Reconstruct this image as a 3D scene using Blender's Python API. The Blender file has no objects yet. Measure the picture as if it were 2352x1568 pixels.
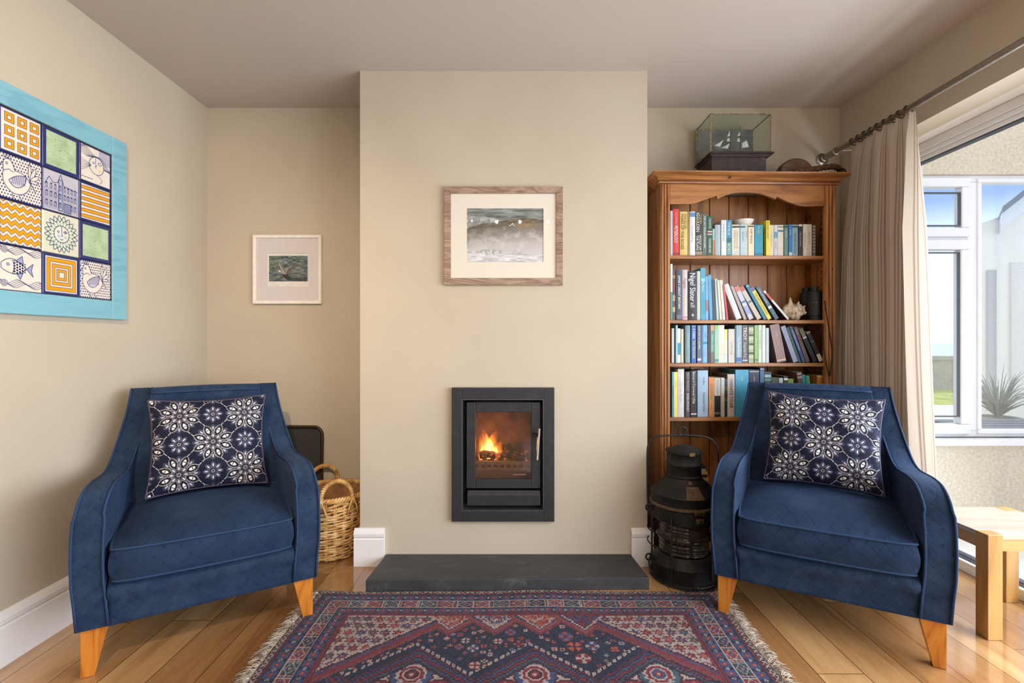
import bpy, bmesh, math, random
import numpy as np
from mathutils import Vector, Matrix
from math import sin, cos, pi, radians as R, sqrt, atan2

# ------------------------------------------------------------------ camera, world, lights
sc = bpy.context.scene
COL = sc.collection
CAM_H = 1.085
F = 1143.0
cam_d = bpy.data.cameras.new('camera')
cam_d.sensor_width = 36.0
cam_d.lens = F * 36.0 / 2352.0
cam_d.clip_start = 0.02
cam_d.clip_end = 2000
cam = bpy.data.objects.new('camera', cam_d)
cam.location = (0, 0, CAM_H)
cam.rotation_euler = (R(90), 0, 0)
COL.objects.link(cam)
sc.camera = cam
sc.view_settings.view_transform = 'Standard'
sc.view_settings.look = 'None'
sc.view_settings.gamma = 1
sc.view_settings.use_curve_mapping = False
sc.view_settings.exposure = 0.02

def lin(c):
    out = []
    for v in c[:3]:
        v = v / 255.0
        out.append(v / 12.92 if v <= 0.04045 else ((v + 0.055) / 1.055) ** 2.4)
    return tuple(out) + (1.0,)

world = bpy.data.worlds.new('sky')
sc.world = world
world.use_nodes = True
wn = world.node_tree.nodes; wl = world.node_tree.links
wn.clear()
w_out = wn.new('ShaderNodeOutputWorld'); w_bg = wn.new('ShaderNodeBackground')
w_tc = wn.new('ShaderNodeTexCoord'); w_sep = wn.new('ShaderNodeSeparateXYZ')
w_rmp = wn.new('ShaderNodeValToRGB'); w_nz = wn.new('ShaderNodeTexNoise'); w_mx = wn.new('ShaderNodeMix')
w_mx.data_type = 'RGBA'
w_rmp.color_ramp.elements[0].position = 0.0; w_rmp.color_ramp.elements[0].color = lin((248, 247, 246))
w_rmp.color_ramp.elements[1].position = 0.42; w_rmp.color_ramp.elements[1].color = lin((236, 232, 228))
e = w_rmp.color_ramp.elements.new(0.16); e.color = lin((226, 236, 248))
e = w_rmp.color_ramp.elements.new(0.21); e.color = lin((150, 172, 214))
e = w_rmp.color_ramp.elements.new(0.30); e.color = lin((150, 172, 214))
w_nz.inputs['Scale'].default_value = 3.0; w_nz.inputs['Detail'].default_value = 6
w_nr = wn.new('ShaderNodeValToRGB')
w_nr.color_ramp.elements[0].position = 0.5; w_nr.color_ramp.elements[0].color = (0, 0, 0, 1)
w_nr.color_ramp.elements[1].position = 0.7; w_nr.color_ramp.elements[1].color = (.6, .6, .6, 1)
wl.new(w_tc.outputs['Generated'], w_sep.inputs[0]); wl.new(w_sep.outputs['Z'], w_rmp.inputs[0])
wl.new(w_tc.outputs['Generated'], w_nz.inputs['Vector']); wl.new(w_nz.outputs['Fac'], w_nr.inputs[0])
wl.new(w_nr.outputs[0], w_mx.inputs[0]); wl.new(w_rmp.outputs[0], w_mx.inputs[6])
w_mx.inputs[7].default_value = lin((245, 246, 248))
wl.new(w_mx.outputs[2], w_bg.inputs[0]); w_bg.inputs[1].default_value = 1.85
wl.new(w_bg.outputs[0], w_out.inputs[0])

def lamp(name, kind, loc, energy, color, rot=(0, 0, 0), **kw):
    d = bpy.data.lights.new(name, kind)
    d.energy = energy; d.color = color
    for k, v in kw.items(): setattr(d, k, v)
    o = bpy.data.objects.new(name, d)
    o.location = loc; o.rotation_euler = rot
    COL.objects.link(o)
    return o
# sun over the garden (comes from beyond the back wall, never enters the room)
lamp('sun', 'SUN', (0, 8, 8), 2.6, (1, .95, .86), (R(-48), R(14), 0), angle=R(1.0))
# daylight through the long glazed door beside the room and the windows of the room behind the camera
lamp('door_daylight', 'AREA', (2.46, 0.10, 1.10), 205, (.83, .91, 1.0), (0, R(64), 0), shape='RECTANGLE', size=1.7, size_y=4.1)
lamp('rear_daylight', 'AREA', (0.95, -2.86, 1.25), 7, (1.0, .97, .95), (R(90), 0, 0), shape='RECTANGLE', size=1.5, size_y=1.5)

# ------------------------------------------------------------------ measuring helpers
def wx(px, Y): return (px - 1176.0) / F * Y
def wz(py, Y): return CAM_H - (py - 784.0) / F * Y

# ------------------------------------------------------------------ tagging
def tag(o, label=None, cat=None, group=None, kind=None):
    if label: o['label'] = label
    if cat: o['category'] = cat
    if group: o['group'] = group
    if kind: o['kind'] = kind
    return o
def thing(name, label, cat, loc=(0, 0, 0), rotz=0.0, group=None, rot=None):
    o = bpy.data.objects.new(name, None)
    o.empty_display_size = 0.05
    o.location = loc
    o.rotation_euler = rot if rot else (0, 0, rotz)
    COL.objects.link(o)
    return tag(o, label, cat, group)
def root_matrix(o):
    while o.parent: o = o.parent
    return Matrix.LocRotScale(o.location, o.rotation_euler, o.scale)
def children(o): return [c for c in bpy.data.objects if c.parent == o]
def copy_tree(o, parent=None):
    c = o.copy(); COL.objects.link(c)
    if parent: c.parent = parent
    for ch in children(o): copy_tree(ch, c)
    return c

# ------------------------------------------------------------------ mesh builder
class MB:
    def __init__(s): s.v = []; s.f = []; s.m = []
    def add(s, vs, fs, mi=0, M=None):
        b = len(s.v)
        if M is not None: vs = [M @ Vector(p) for p in vs]
        s.v.extend([tuple(p) for p in vs])
        s.f.extend([tuple(b + i for i in f) for f in fs])
        s.m.extend([mi] * len(fs))
        return s
    def box(s, x0, x1, y0, y1, z0, z1, mi=0, M=None):
        vs = [(x0, y0, z0), (x1, y0, z0), (x1, y1, z0), (x0, y1, z0), (x0, y0, z1), (x1, y0, z1), (x1, y1, z1), (x0, y1, z1)]
        fs = [(0, 3, 2, 1), (4, 5, 6, 7), (0, 1, 5, 4), (1, 2, 6, 5), (2, 3, 7, 6), (3, 0, 4, 7)]
        return s.add(vs, fs, mi, M)
    def hexa(s, bot, top, mi=0, M=None):
        fs = [(3, 2, 1, 0), (4, 5, 6, 7), (0, 1, 5, 4), (1, 2, 6, 5), (2, 3, 7, 6), (3, 0, 4, 7)]
        return s.add(list(bot) + list(top), fs, mi, M)
    def prism(s, poly, a, b, axis='y', mi=0, M=None):
        # poly: 2D list; axis y -> (x,z), axis x -> (y,z), axis z -> (x,y)
        def p3(p, t):
            if axis == 'y': return (p[0], t, p[1])
            if axis == 'x': return (t, p[0], p[1])
            return (p[0], p[1], t)
        n = len(poly)
        vs = [p3(p, a) for p in poly] + [p3(p, b) for p in poly]
        fs = [tuple(range(n)), tuple(range(2 * n - 1, n - 1, -1))]
        for i in range(n):
            j = (i + 1) % n
            fs.append((i, i + n, j + n, j))
        return s.add(vs, fs, mi, M)
    def tube(s, pts, r, seg=8, closed=False, mi=0, M=None, caps=True):
        P = [Vector(p) for p in pts]; n = len(P)
        rr = r if isinstance(r, (list, tuple)) else [r] * n
        T = []
        for i in range(n):
            if closed: t = P[(i + 1) % n] - P[i - 1]
            else: t = P[min(i + 1, n - 1)] - P[max(i - 1, 0)]
            T.append(t.normalized() if t.length > 1e-9 else Vector((0, 0, 1)))
        up = Vector((0, 0, 1)) if abs(T[0].z) < .9 else Vector((1, 0, 0))
        nn = (up - T[0] * up.dot(T[0])).normalized()
        vs = []
        for i in range(n):
            nn = (nn - T[i] * nn.dot(T[i]))
            nn = nn.normalized() if nn.length > 1e-6 else T[i].orthogonal().normalized()
            bb = T[i].cross(nn)
            for k in range(seg):
                a = 2 * pi * k / seg
                vs.append(P[i] + (nn * cos(a) + bb * sin(a)) * rr[i])
        fs = []
        m = n if closed else n - 1
        for i in range(m):
            j = (i + 1) % n
            for k in range(seg):
                l = (k + 1) % seg
                fs.append((i * seg + k, i * seg + l, j * seg + l, j * seg + k))
        if not closed and caps:
            fs.append(tuple(range(seg - 1, -1, -1))); fs.append(tuple((n - 1) * seg + k for k in range(seg)))
        return s.add(vs, fs, mi, M)
    def lathe(s, prof, seg=32, c=(0, 0, 0), sx=1, sy=1, mi=0, M=None, a0=0, a1=2 * pi):
        vs = []; fs = []; n = len(prof); full = abs(a1 - a0 - 2 * pi) < 1e-6
        cols = seg if full else seg + 1
        for k in range(cols):
            a = a0 + (a1 - a0) * k / seg
            for (r, z) in prof: vs.append((c[0] + r * cos(a) * sx, c[1] + r * sin(a) * sy, c[2] + z))
        for k in range(seg):
            l = (k + 1) % cols
            for i in range(n - 1):
                fs.append((k * n + i, l * n + i, l * n + i + 1, k * n + i + 1))
        if full:
            if prof[0][0] > 1e-6: fs.append(tuple(k * n for k in range(seg - 1, -1, -1)))
            if prof[-1][0] > 1e-6: fs.append(tuple(k * n + n - 1 for k in range(seg)))
        return s.add(vs, fs, mi, M)
    def ball(s, c, r, seg=16, mi=0, M=None):
        if not isinstance(r, (tuple, list)): r = (r, r, r)
        vs = []; fs = []; h = seg // 2
        for i in range(h + 1):
            a = pi * i / h
            for k in range(seg):
                b = 2 * pi * k / seg
                vs.append((c[0] + r[0] * sin(a) * cos(b), c[1] + r[1] * sin(a) * sin(b), c[2] - r[2] * cos(a)))
        for i in range(h):
            for k in range(seg):
                l = (k + 1) % seg
                fs.append((i * seg + k, i * seg + l, (i + 1) * seg + l, (i + 1) * seg + k))
        return s.add(vs, fs, mi, M)
    def cyl(s, p, q, r, seg=16, mi=0, M=None): return s.tube([p, q], r, seg, mi=mi, M=M)
    def text(s, body, size, M, mi=0, width=None, bold=0.0, ext=0.0):
        me = text_mesh(body)
        xs = [v.co.x for v in me.vertices]; ys = [v.co.y for v in me.vertices]
        if not xs: return s
        x0, x1, y0, y1 = min(xs), max(xs), min(ys), max(ys)
        k = size / 0.7
        kx = k
        if width is not None and (x1 - x0) * k > width: kx = width / (x1 - x0)
        vs = [((v.co.x - (x0 + x1) / 2) * kx, (v.co.y - 0.35) * k, 0) for v in me.vertices]
        return s.add(vs, [tuple(p.vertices) for p in me.polygons], mi, M)
    def build(s, name, mats, parent=None, smooth=False, bevel=0.0, bseg=2, sub=0, loc=None, world=False, solid=0.0, autos=None):
        me = bpy.data.meshes.new(name)
        vs = s.v
        if parent is not None and world:
            Mi = root_matrix(parent).inverted()
            vs = [tuple(Mi @ Vector(p)) for p in vs]
        elif loc is not None:
            vs = [(p[0] - loc[0], p[1] - loc[1], p[2] - loc[2]) for p in vs]
        me.from_pydata(vs, [], s.f)
        if not isinstance(mats, (list, tuple)): mats = [mats]
        for m in mats: me.materials.append(m)
        me.polygons.foreach_set('material_index', s.m)
        if smooth or autos: me.polygons.foreach_set('use_smooth', [True] * len(s.f))
        me.validate(); me.update()
        bm = bmesh.new(); bm.from_mesh(me)
        bmesh.ops.recalc_face_normals(bm, faces=bm.faces)
        if autos:
            for ed in bm.edges:
                if len(ed.link_faces) == 2 and ed.calc_face_angle(0) > R(autos): ed.smooth = False
        bm.to_mesh(me); bm.free()
        o = bpy.data.objects.new(name, me)
        COL.objects.link(o)
        if parent is not None: o.parent = parent
        elif loc is not None: o.location = loc
        if bevel > 0:
            b = o.modifiers.new('bevel', 'BEVEL'); b.width = bevel; b.segments = bseg; b.limit_method = 'ANGLE'; b.angle_limit = R(35)
            b.harden_normals = False
        if sub > 0:
            b = o.modifiers.new('sub', 'SUBSURF'); b.levels = sub; b.render_levels = sub
        if solid > 0:
            b = o.modifiers.new('solid', 'SOLIDIFY'); b.thickness = solid
        return o

_tm = {}
def text_mesh(body):
    if body in _tm: return _tm[body]
    cu = bpy.data.curves.new('txt', 'FONT'); cu.body = body; cu.resolution_u = 2
    ob = bpy.data.objects.new('txt', cu)
    me = bpy.data.meshes.new_from_object(ob)
    bpy.data.objects.remove(ob); bpy.data.curves.remove(cu)
    _tm[body] = me
    return me

# ------------------------------------------------------------------ node materials
class NM:
    def __init__(s, name, color=(200, 200, 200), rough=.6, metal=0.0, spec=.5):
        s.mat = bpy.data.materials.new(name); s.mat.use_nodes = True
        s.n = s.mat.node_tree.nodes; s.l = s.mat.node_tree.links
        s.b = s.n['Principled BSDF']; s.out = s.n['Material Output']
        s.b.inputs['Base Color'].default_value = lin(color)
        s.b.inputs['Roughness'].default_value = rough
        s.b.inputs['Metallic'].default_value = metal
        s.b.inputs['Specular IOR Level'].default_value = spec
    def node(s, t, **kw):
        nd = s.n.new(t)
        for k, v in kw.items():
            if k.startswith('i_'): nd.inputs[k[2:].replace('_', ' ')].default_value = v
            else: setattr(nd, k, v)
        return nd
    def link(s, a, b): s.l.new(a, b)
    def coord(s, kind='Object', scale=(1, 1, 1), rot=(0, 0, 0), loc=(0, 0, 0)):
        tc = s.node('ShaderNodeTexCoord'); mp = s.node('ShaderNodeMapping')
        mp.inputs['Scale'].default_value = scale; mp.inputs['Rotation'].default_value = rot; mp.inputs['Location'].default_value = loc
        s.link(tc.outputs[kind], mp.inputs[0]); return mp.outputs[0]
    def noise(s, vec, scale, detail=3, rough=.5, dist=0):
        nd = s.node('ShaderNodeTexNoise'); nd.inputs['Scale'].default_value = scale; nd.inputs['Detail'].default_value = detail
        nd.inputs['Roughness'].default_value = rough; nd.inputs['Distortion'].default_value = dist
        if vec is not None: s.link(vec, nd.inputs['Vector'])
        return nd.outputs['Fac']
    def math(s, op, a, b=None, c=None, clamp=False):
        nd = s.node('ShaderNodeMath', operation=op); nd.use_clamp = clamp
        for i, x in enumerate((a, b, c)):
            if x is None: continue
            if isinstance(x, (int, float)): nd.inputs[i].default_value = x
            else: s.link(x, nd.inputs[i])
        return nd.outputs[0]
    def ramp(s, fac, stops):
        nd = s.node('ShaderNodeValToRGB'); el = nd.color_ramp.elements
        el[0].position = stops[0][0]; el[0].color = lin(stops[0][1])
        el[1].position = stops[-1][0]; el[1].color = lin(stops[-1][1])
        for p, c in stops[1:-1]: e = el.new(p); e.color = lin(c)
        s.link(fac, nd.inputs[0]); return nd.outputs[0]
    def mix(s, fac, a, b, mode='MIX'):
        nd = s.node('ShaderNodeMix', data_type='RGBA', blend_type=mode)
        for i, x in ((0, fac), (6, a), (7, b)):
            if isinstance(x, (int, float)): nd.inputs[i].default_value = x
            elif isinstance(x, tuple): nd.inputs[i].default_value = lin(x)
            else: s.link(x, nd.inputs[i])
        return nd.outputs[2]
    def col(s, o): s.link(o, s.b.inputs['Base Color']); return s
    def bump(s, h, strength=.3, dist=.01):
        nd = s.node('ShaderNodeBump'); nd.inputs['Strength'].default_value = strength; nd.inputs['Distance'].default_value = dist
        s.link(h, nd.inputs['Height'])
        s.link(nd.outputs[0], s.b.inputs['Normal']); return s

_pm = {}
def plain(color, rough=.6, metal=0.0, spec=.5):
    k = (tuple(color), rough, metal, spec)
    if k not in _pm:
        m = NM('paint_%d_%d_%d' % tuple(color[:3]), color, rough, metal, spec)
        v = m.coord('Object')
        nz = m.noise(v, 40, 3)
        d = tuple(max(0, c * .97 - 1) for c in color[:3]); l = tuple(min(255, c * 1.02 + 1) for c in color[:3])
        m.col(m.ramp(nz, [(.3, d), (.7, l)]))
        _pm[k] = m.mat
    return _pm[k]

def wood(name, stops, axis='z', scale=1.0, rough=.4, ring=6.0, spec=.5, bump=.08):
    m = NM(name, stops[0][1], rough, spec=spec)
    st = {'x': (.12, 1, 1), 'y': (1, .12, 1), 'z': (1, 1, .12)}[axis]
    v = m.coord('Object', scale=tuple(a * scale for a in st))
    n1 = m.noise(v, 3.5, 4, .55, 1.2)
    n2 = m.noise(v, 70, 4, .6)
    k = m.math('FRACT', m.math('MULTIPLY', n1, ring))
    k = m.math('ABSOLUTE', m.math('SUBTRACT', k, .5))
    k = m.math('ADD', m.math('MULTIPLY', k, 1.3), m.math('MULTIPLY', n2, .35), clamp=True)
    m.col(m.ramp(k, stops))
    m.bump(n2, bump, .002)
    return m.mat

def fres_ior(m, ior):
    # the same reflectance from both sides of a thin pane
    g = m.node('ShaderNodeNewGeometry')
    return m.math('ADD', ior, m.math('MULTIPLY', g.outputs['Backfacing'], 1 / ior - ior))
def glass_mat(name, tint=(250, 252, 255), refl=.12, rough=0.0):
    m = NM(name)
    m.n.remove(m.b)
    tr = m.node('ShaderNodeBsdfTransparent'); gl = m.node('ShaderNodeBsdfGlossy'); mx = m.node('ShaderNodeMixShader'); fr = m.node('ShaderNodeFresnel')
    tr.inputs[0].default_value = lin(tint); gl.inputs['Roughness'].default_value = rough
    m.link(fres_ior(m, 1.5), fr.inputs[0])
    f = m.math('MULTIPLY', fr.outputs[0], refl / .04 * .5, clamp=True)
    m.link(f, mx.inputs[0]); m.link(tr.outputs[0], mx.inputs[1]); m.link(gl.outputs[0], mx.inputs[2])
    m.link(mx.outputs[0], m.out.inputs[0])
    return m.mat
def emit_mat(name, color, strength):
    m = NM(name, color); m.b.inputs['Emission Color'].default_value = lin(color); m.b.inputs['Emission Strength'].default_value = strength
    return m.mat

# ------------------------------------------------------------------ painted grids (pattern that belongs to the surface, as vertex colour)
def srgb2lin(a):
    a = np.clip(a, 0, 255) / 255.0
    return np.where(a <= 0.04045, a / 12.92, ((a + 0.055) / 1.055) ** 2.4)
def vcol_mat(name, rough=.7, spec=.3, bumpn=0.0, bscale=300, sheen=0.0):
    m = NM(name, (128, 128, 128), rough, spec=spec)
    at = m.node('ShaderNodeVertexColor', layer_name='Col')
    m.col(at.outputs[0])
    if bumpn > 0: m.bump(m.noise(m.coord('Object'), bscale, 3), bumpn, .002)
    if sheen: m.b.inputs['Sheen Weight'].default_value = sheen
    return m.mat
def grid_mesh(name, P, mat, colors=None, parent=None, uv=False, loc=None, closed=False, world=False, smooth=True):
    # P: (ny,nx,3) array of positions, colors: (ny,nx,3) sRGB 0..255
    ny, nx, _ = P.shape
    me = bpy.data.meshes.new(name)
    V = P.reshape(-1, 3).astype(float)
    if parent is not None and world:
        Mi = np.array(root_matrix(parent).inverted()); V = V @ Mi[:3, :3].T + Mi[:3, 3]
    if loc is not None: V = V - np.array(loc)
    idx = np.arange(ny * nx).reshape(ny, nx)
    q = np.stack([idx[:-1, :-1], idx[:-1, 1:], idx[1:, 1:], idx[1:, :-1]], -1).reshape(-1, 4)
    me.vertices.add(len(V)); me.vertices.foreach_set('co', V.astype(np.float32).ravel())
    me.loops.add(q.size); me.loops.foreach_set('vertex_index', q.ravel().astype(np.int32))
    me.polygons.add(len(q)); me.polygons.foreach_set('loop_start', np.arange(0, q.size, 4, dtype=np.int32))
    me.update(calc_edges=True)
    me.polygons.foreach_set('use_smooth', np.ones(len(q), dtype=bool) if smooth else np.zeros(len(q), dtype=bool))
    if colors is not None:
        ca = me.color_attributes.new('Col', 'FLOAT_COLOR', 'POINT')
        c4 = np.ones((len(V), 4), dtype=np.float32); c4[:, :3] = srgb2lin(colors.reshape(-1, 3))
        ca.data.foreach_set('color', c4.ravel())
    if uv:
        ul = me.uv_layers.new(name='UVMap')
        uu, vv = np.meshgrid(np.linspace(0, 1, nx), np.linspace(0, 1, ny))
        U = np.stack([uu, vv], -1).reshape(-1, 2)[q.ravel()]
        ul.data.foreach_set('uv', U.astype(np.float32).ravel())
    me.materials.append(mat)
    me.validate()
    o = bpy.data.objects.new(name, me); COL.objects.link(o)
    if parent is not None: o.parent = parent
    elif loc is not None: o.location = loc
    return o

rng = np.random.RandomState(7)
def vnoise(X, Y, seed=0):
    xi = np.floor(X).astype(int); yi = np.floor(Y).astype(int); fx = X - xi; fy = Y - yi
    fx = fx * fx * (3 - 2 * fx); fy = fy * fy * (3 - 2 * fy)
    def h(a, b):
        n = (a * 374761393 + b * 668265263 + seed * 1442695041) & 0x7fffffff
        n = ((n ^ (n >> 13)) * 1274126177) & 0x7fffffff
        return ((n ^ (n >> 16)) & 0xffff) / 65535.0
    return (h(xi, yi) * (1 - fx) + h(xi + 1, yi) * fx) * (1 - fy) + (h(xi, yi + 1) * (1 - fx) + h(xi + 1, yi + 1) * fx) * fy
def fbm(X, Y, seed=0, oct=5):
    t = 0; a = .5; s = 0
    for i in range(oct):
        t = t + a * vnoise(X * 2 ** i, Y * 2 ** i, seed + i * 17); s += a; a *= .5
    return t / s

class Canvas:
    def __init__(s, w, h, nx, ny, bg=(240, 235, 225)):
        s.w, s.h = w, h
        s.X, s.Y = np.meshgrid(np.linspace(0, w, nx), np.linspace(h, 0, ny))   # row 0 is the top
        s.C = np.zeros((ny, nx, 3)) + np.array(bg, float)
        s.aa = w / (nx - 1) * .7
    def blend(s, m, c, a=1.0):
        m = np.clip(m, 0, 1)[..., None] * a
        s.C = s.C * (1 - m) + np.array(c, float) * m
    def sd(s, d, c, a=1.0): s.blend(.5 - d / (2 * s.aa), c, a)
    def seg(s, p, q, w, c):
        px, py = p; qx, qy = q; dx, dy = qx - px, qy - py; L = dx * dx + dy * dy + 1e-12
        t = np.clip(((s.X - px) * dx + (s.Y - py) * dy) / L, 0, 1)
        s.sd(np.hypot(s.X - px - t * dx, s.Y - py - t * dy) - w / 2, c)
    def line(s, pts, w, c):
        D = np.full(s.X.shape, 1e9)
        for (px, py), (qx, qy) in zip(pts[:-1], pts[1:]):
            dx, dy = qx - px, qy - py; L = dx * dx + dy * dy + 1e-12
            t = np.clip(((s.X - px) * dx + (s.Y - py) * dy) / L, 0, 1)
            D = np.minimum(D, np.hypot(s.X - px - t * dx, s.Y - py - t * dy))
        s.sd(D - w / 2, c)
    def rect(s, x0, x1, y0, y1, c, w=0):
        d = np.maximum(np.maximum(x0 - s.X, s.X - x1), np.maximum(y0 - s.Y, s.Y - y1))
        if w: d = np.abs(d) - w / 2
        s.sd(d, c)
    def disk(s, x, y, r, c, w=0, ry=None):
        k = (r / ry) if ry else 1
        d = np.hypot(s.X - x, (s.Y - y) * k) - r
        if w: d = np.abs(d) - w / 2
        s.sd(d, c)
    def poly(s, pts, c, w=0, wc=None):
        inside = np.zeros(s.X.shape, bool); n = len(pts)
        for i in range(n):
            x0, y0 = pts[i]; x1, y1 = pts[(i + 1) % n]
            if y0 == y1: continue
            cnd = ((y0 > s.Y) != (y1 > s.Y)) & (s.X < (x1 - x0) * (s.Y - y0) / (y1 - y0) + x0)
            inside ^= cnd
        s.blend(inside.astype(float), c)
        if w: s.line(list(pts) + [pts[0]], w, wc)
def bez(p0, p1, p2, n=12):
    return [((1 - t) ** 2 * p0[0] + 2 * t * (1 - t) * p1[0] + t * t * p2[0], (1 - t) ** 2 * p0[1] + 2 * t * (1 - t) * p1[1] + t * t * p2[1]) for t in [i / n for i in range(n + 1)]]
def smooth3(pts, n=6, closed=False):
    P = [Vector(p) for p in pts]; out = []; m = len(P)
    rngi = range(m) if closed else range(m - 1)
    for i in rngi:
        if closed: a, b, c, d = P[i - 1], P[i], P[(i + 1) % m], P[(i + 2) % m]
        else: a, b, c, d = P[max(i - 1, 0)], P[i], P[i + 1], P[min(i + 2, m - 1)]
        for k in range(n):
            t = k / n
            out.append(.5 * ((2 * b) + (c - a) * t + (2 * a - 5 * b + 4 * c - d) * t * t + (3 * b - a - 3 * c + d) * t ** 3))
    if not closed: out.append(P[-1])
    return out
# ------------------------------------------------------------------ room measurements
XL, XR = -1.717, 1.845          # side walls
YB, YF = 2.804, 2.42            # back wall, front of the chimney breast
YREAR = -2.9
ZC = 2.40
BX0, BX1 = -0.739, 0.658        # chimney breast
XD = 2.20                       # glazed door plane
HEAD = 2.072

def wall_paint():
    m = NM('wall_paint', (216, 203, 180), .85, spec=.2)
    v = m.coord('Object')
    m.col(m.ramp(m.noise(v, 2.5, 4), [(.3, (190, 177, 157)), (.7, (196, 184, 164))]))
    m.bump(m.noise(v, 120, 4), .12, .003)
    return m.mat
M_WALL = wall_paint()
m = NM('ceiling_paint', (196, 186, 178), .9, spec=.2); m.bump(m.noise(m.coord('Object'), 90, 3), .06, .003); M_CEIL = m.mat
m = NM('white_gloss', (236, 233, 232), .35, spec=.5); M_GLOSS = m.mat
m = NM('upvc', (230, 231, 236), .25, spec=.5); M_UPVC = m.mat
m = NM('stucco', (226, 216, 198), .95, spec=.1)
v = m.coord('Object'); m.col(m.ramp(m.noise(v, 55, 6, .7), [(.3, (196, 184, 164)), (.7, (236, 226, 208))])); m.bump(m.noise(v, 130, 5, .7), .7, .008)
M_STUCCO = m.mat

def floor_mat():
    m = NM('oak_floor', (190, 140, 85), .28, spec=.8); m.b.inputs['Coat Weight'].default_value = .5; m.b.inputs['Coat Roughness'].default_value = .22
    tc = m.node('ShaderNodeTexCoord'); sp = m.node('ShaderNodeSeparateXYZ'); m.link(tc.outputs['Object'], sp.inputs[0])
    x, y = sp.outputs[0], sp.outputs[1]
    W = .1545
    u = m.math('DIVIDE', m.math('ADD', x, 10 * W - .07), W)
    iu = m.math('FLOOR', u); fu = m.math('FRACT', u)
    wn_ = m.node('ShaderNodeTexWhiteNoise', noise_dimensions='1D'); m.link(iu, wn_.inputs['W'])
    off = m.math('MULTIPLY', wn_.outputs[0], 1.1)
    vv = m.math('DIVIDE', m.math('ADD', m.math('ADD', y, 10), off), 1.1)
    iv = m.math('FLOOR', vv); fv = m.math('FRACT', vv)
    w2 = m.node('ShaderNodeTexWhiteNoise', noise_dimensions='2D'); cb = m.node('ShaderNodeCombineXYZ'); m.link(iu, cb.inputs[0]); m.link(iv, cb.inputs[1]); m.link(cb.outputs[0], w2.inputs['Vector'])
    # grain shifted per board
    cb2 = m.node('ShaderNodeCombineXYZ')
    m.link(m.math('MULTIPLY', x, 1.0), cb2.inputs[0]); m.link(m.math('ADD', m.math('MULTIPLY', y, .09), m.math('MULTIPLY', w2.outputs[0], 9)), cb2.inputs[1]); m.link(m.math('MULTIPLY', w2.outputs[0], 40), cb2.inputs[2])
    n1 = m.noise(cb2.outputs[0], 9, 5, .6, .8); n2 = m.noise(cb2.outputs[0], 120, 4, .6)
    g = m.math('ADD', m.math('MULTIPLY', n1, .8), m.math('MULTIPLY', n2, .25))
    c = m.ramp(g, [(.3, (152, 108, 68)), (.5, (198, 154, 106)), (.72, (220, 180, 132))])
    tint = m.ramp(w2.outputs[0], [(0, (196, 176, 158)), (.5, (235, 226, 214)), (1, (255, 250, 240))])
    c = m.mix(1.0, c, tint, 'MULTIPLY')
    eu = m.math('MINIMUM', fu, m.math('SUBTRACT', 1, fu)); ev = m.math('MULTIPLY', m.math('MINIMUM', fv, m.math('SUBTRACT', 1, fv)), 1.1 / W)
    ed = m.math('MINIMUM', eu, ev)
    gap = m.math('LESS_THAN', ed, .009)
    c = m.mix(gap, c, (78, 50, 28))
    m.col(c)
    m.link(m.ramp(n1, [(.3, (95, 95, 95)), (.7, (75, 75, 75))]), m.b.inputs['Roughness'])
    h = m.math('ADD', m.math('MULTIPLY', m.math('SUBTRACT', 1, gap), 1.0), m.math('MULTIPLY', n2, .08))
    m.bump(h, .35, .002)
    return m.mat
M_FLOOR = floor_mat()
M_RECESS = NM('recess_paint', (226, 222, 214), .8, spec=.2).mat

def struct(name, mb, mat, **kw):
    o = mb.build(name, mat, **kw); o['kind'] = 'structure'; return o

struct('floor', MB().box(XL - .15, XD + .02, YREAR - .1, YB + .12, -.12, 0), M_FLOOR)
struct('ceiling', MB().box(XL - .15, XR + .12, YREAR - .1, YB + .15, ZC, ZC + .25), M_CEIL)
struct('wall_left', MB().box(XL - .15, XL, YREAR - .1, YB + .12, 0, ZC), M_WALL)
struct('wall_back', MB().box(XL, XD + .06, YB, YB + .12, 0, ZC), M_WALL)
# chimney breast with a real hole for the stove
SX0, SX1, SZ0, SZ1 = wx(1061, 2.41), wx(1249, 2.41), wz(1171, 2.41), wz(915, 2.41)
b = MB()
b.box(BX0, SX0, YF, YB, 0, ZC); b.box(SX1, BX1, YF, YB, 0, ZC); b.box(SX0, SX1, YF, YB, SZ1, ZC); b.box(SX0, SX1, YF, YB, 0, SZ0)
struct('wall_chimney', b, M_WALL)
# right wall: pier at the corner, header above the opening, solid part behind the camera
b = MB(); b.prism([(XR, 2.60), (XR + .12, 2.66), (XR + .12, YB), (XR, YB)], 0, ZC, 'z'); b.prism([(XR, YREAR - .1), (XR + .12, YREAR - .1), (XR + .12, 2.66), (XR, 2.60)], HEAD, ZC, 'z'); b.box(XR, XR + .12, YREAR - .1, -2.2, 0, HEAD)
struct('wall_right', b, M_WALL)
# sloping soffit and side cheek of the door recess
b = MB(); b.add([(XR + .12, -2.2, HEAD), (XR + .12, 2.74, HEAD), (2.13, 2.74, 2.117), (2.13, -2.2, 2.117), (XR + .12, -2.2, ZC), (XR + .12, 2.74, ZC), (2.13, 2.74, ZC), (2.13, -2.2, ZC)],
      [(0, 3, 2, 1), (4, 5, 6, 7), (0, 1, 5, 4), (1, 2, 6, 5), (2, 3, 7, 6), (3, 0, 4, 7)])
b.box(2.13, 2.26, -2.2, 2.80, 2.117, ZC)
struct('ceiling_recess', b, M_RECESS)
b = MB(); b.prism([(XR + .12, 2.66), (2.13, 2.745), (XD + .06, 2.745), (XD + .06, YB), (XR + .12, YB)], 0, 2.117, 'z'); b.box(XR + .12, XD + .06, -2.35, -2.2, 0, ZC)
struct('wall_recess', b, M_WALL)
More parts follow.
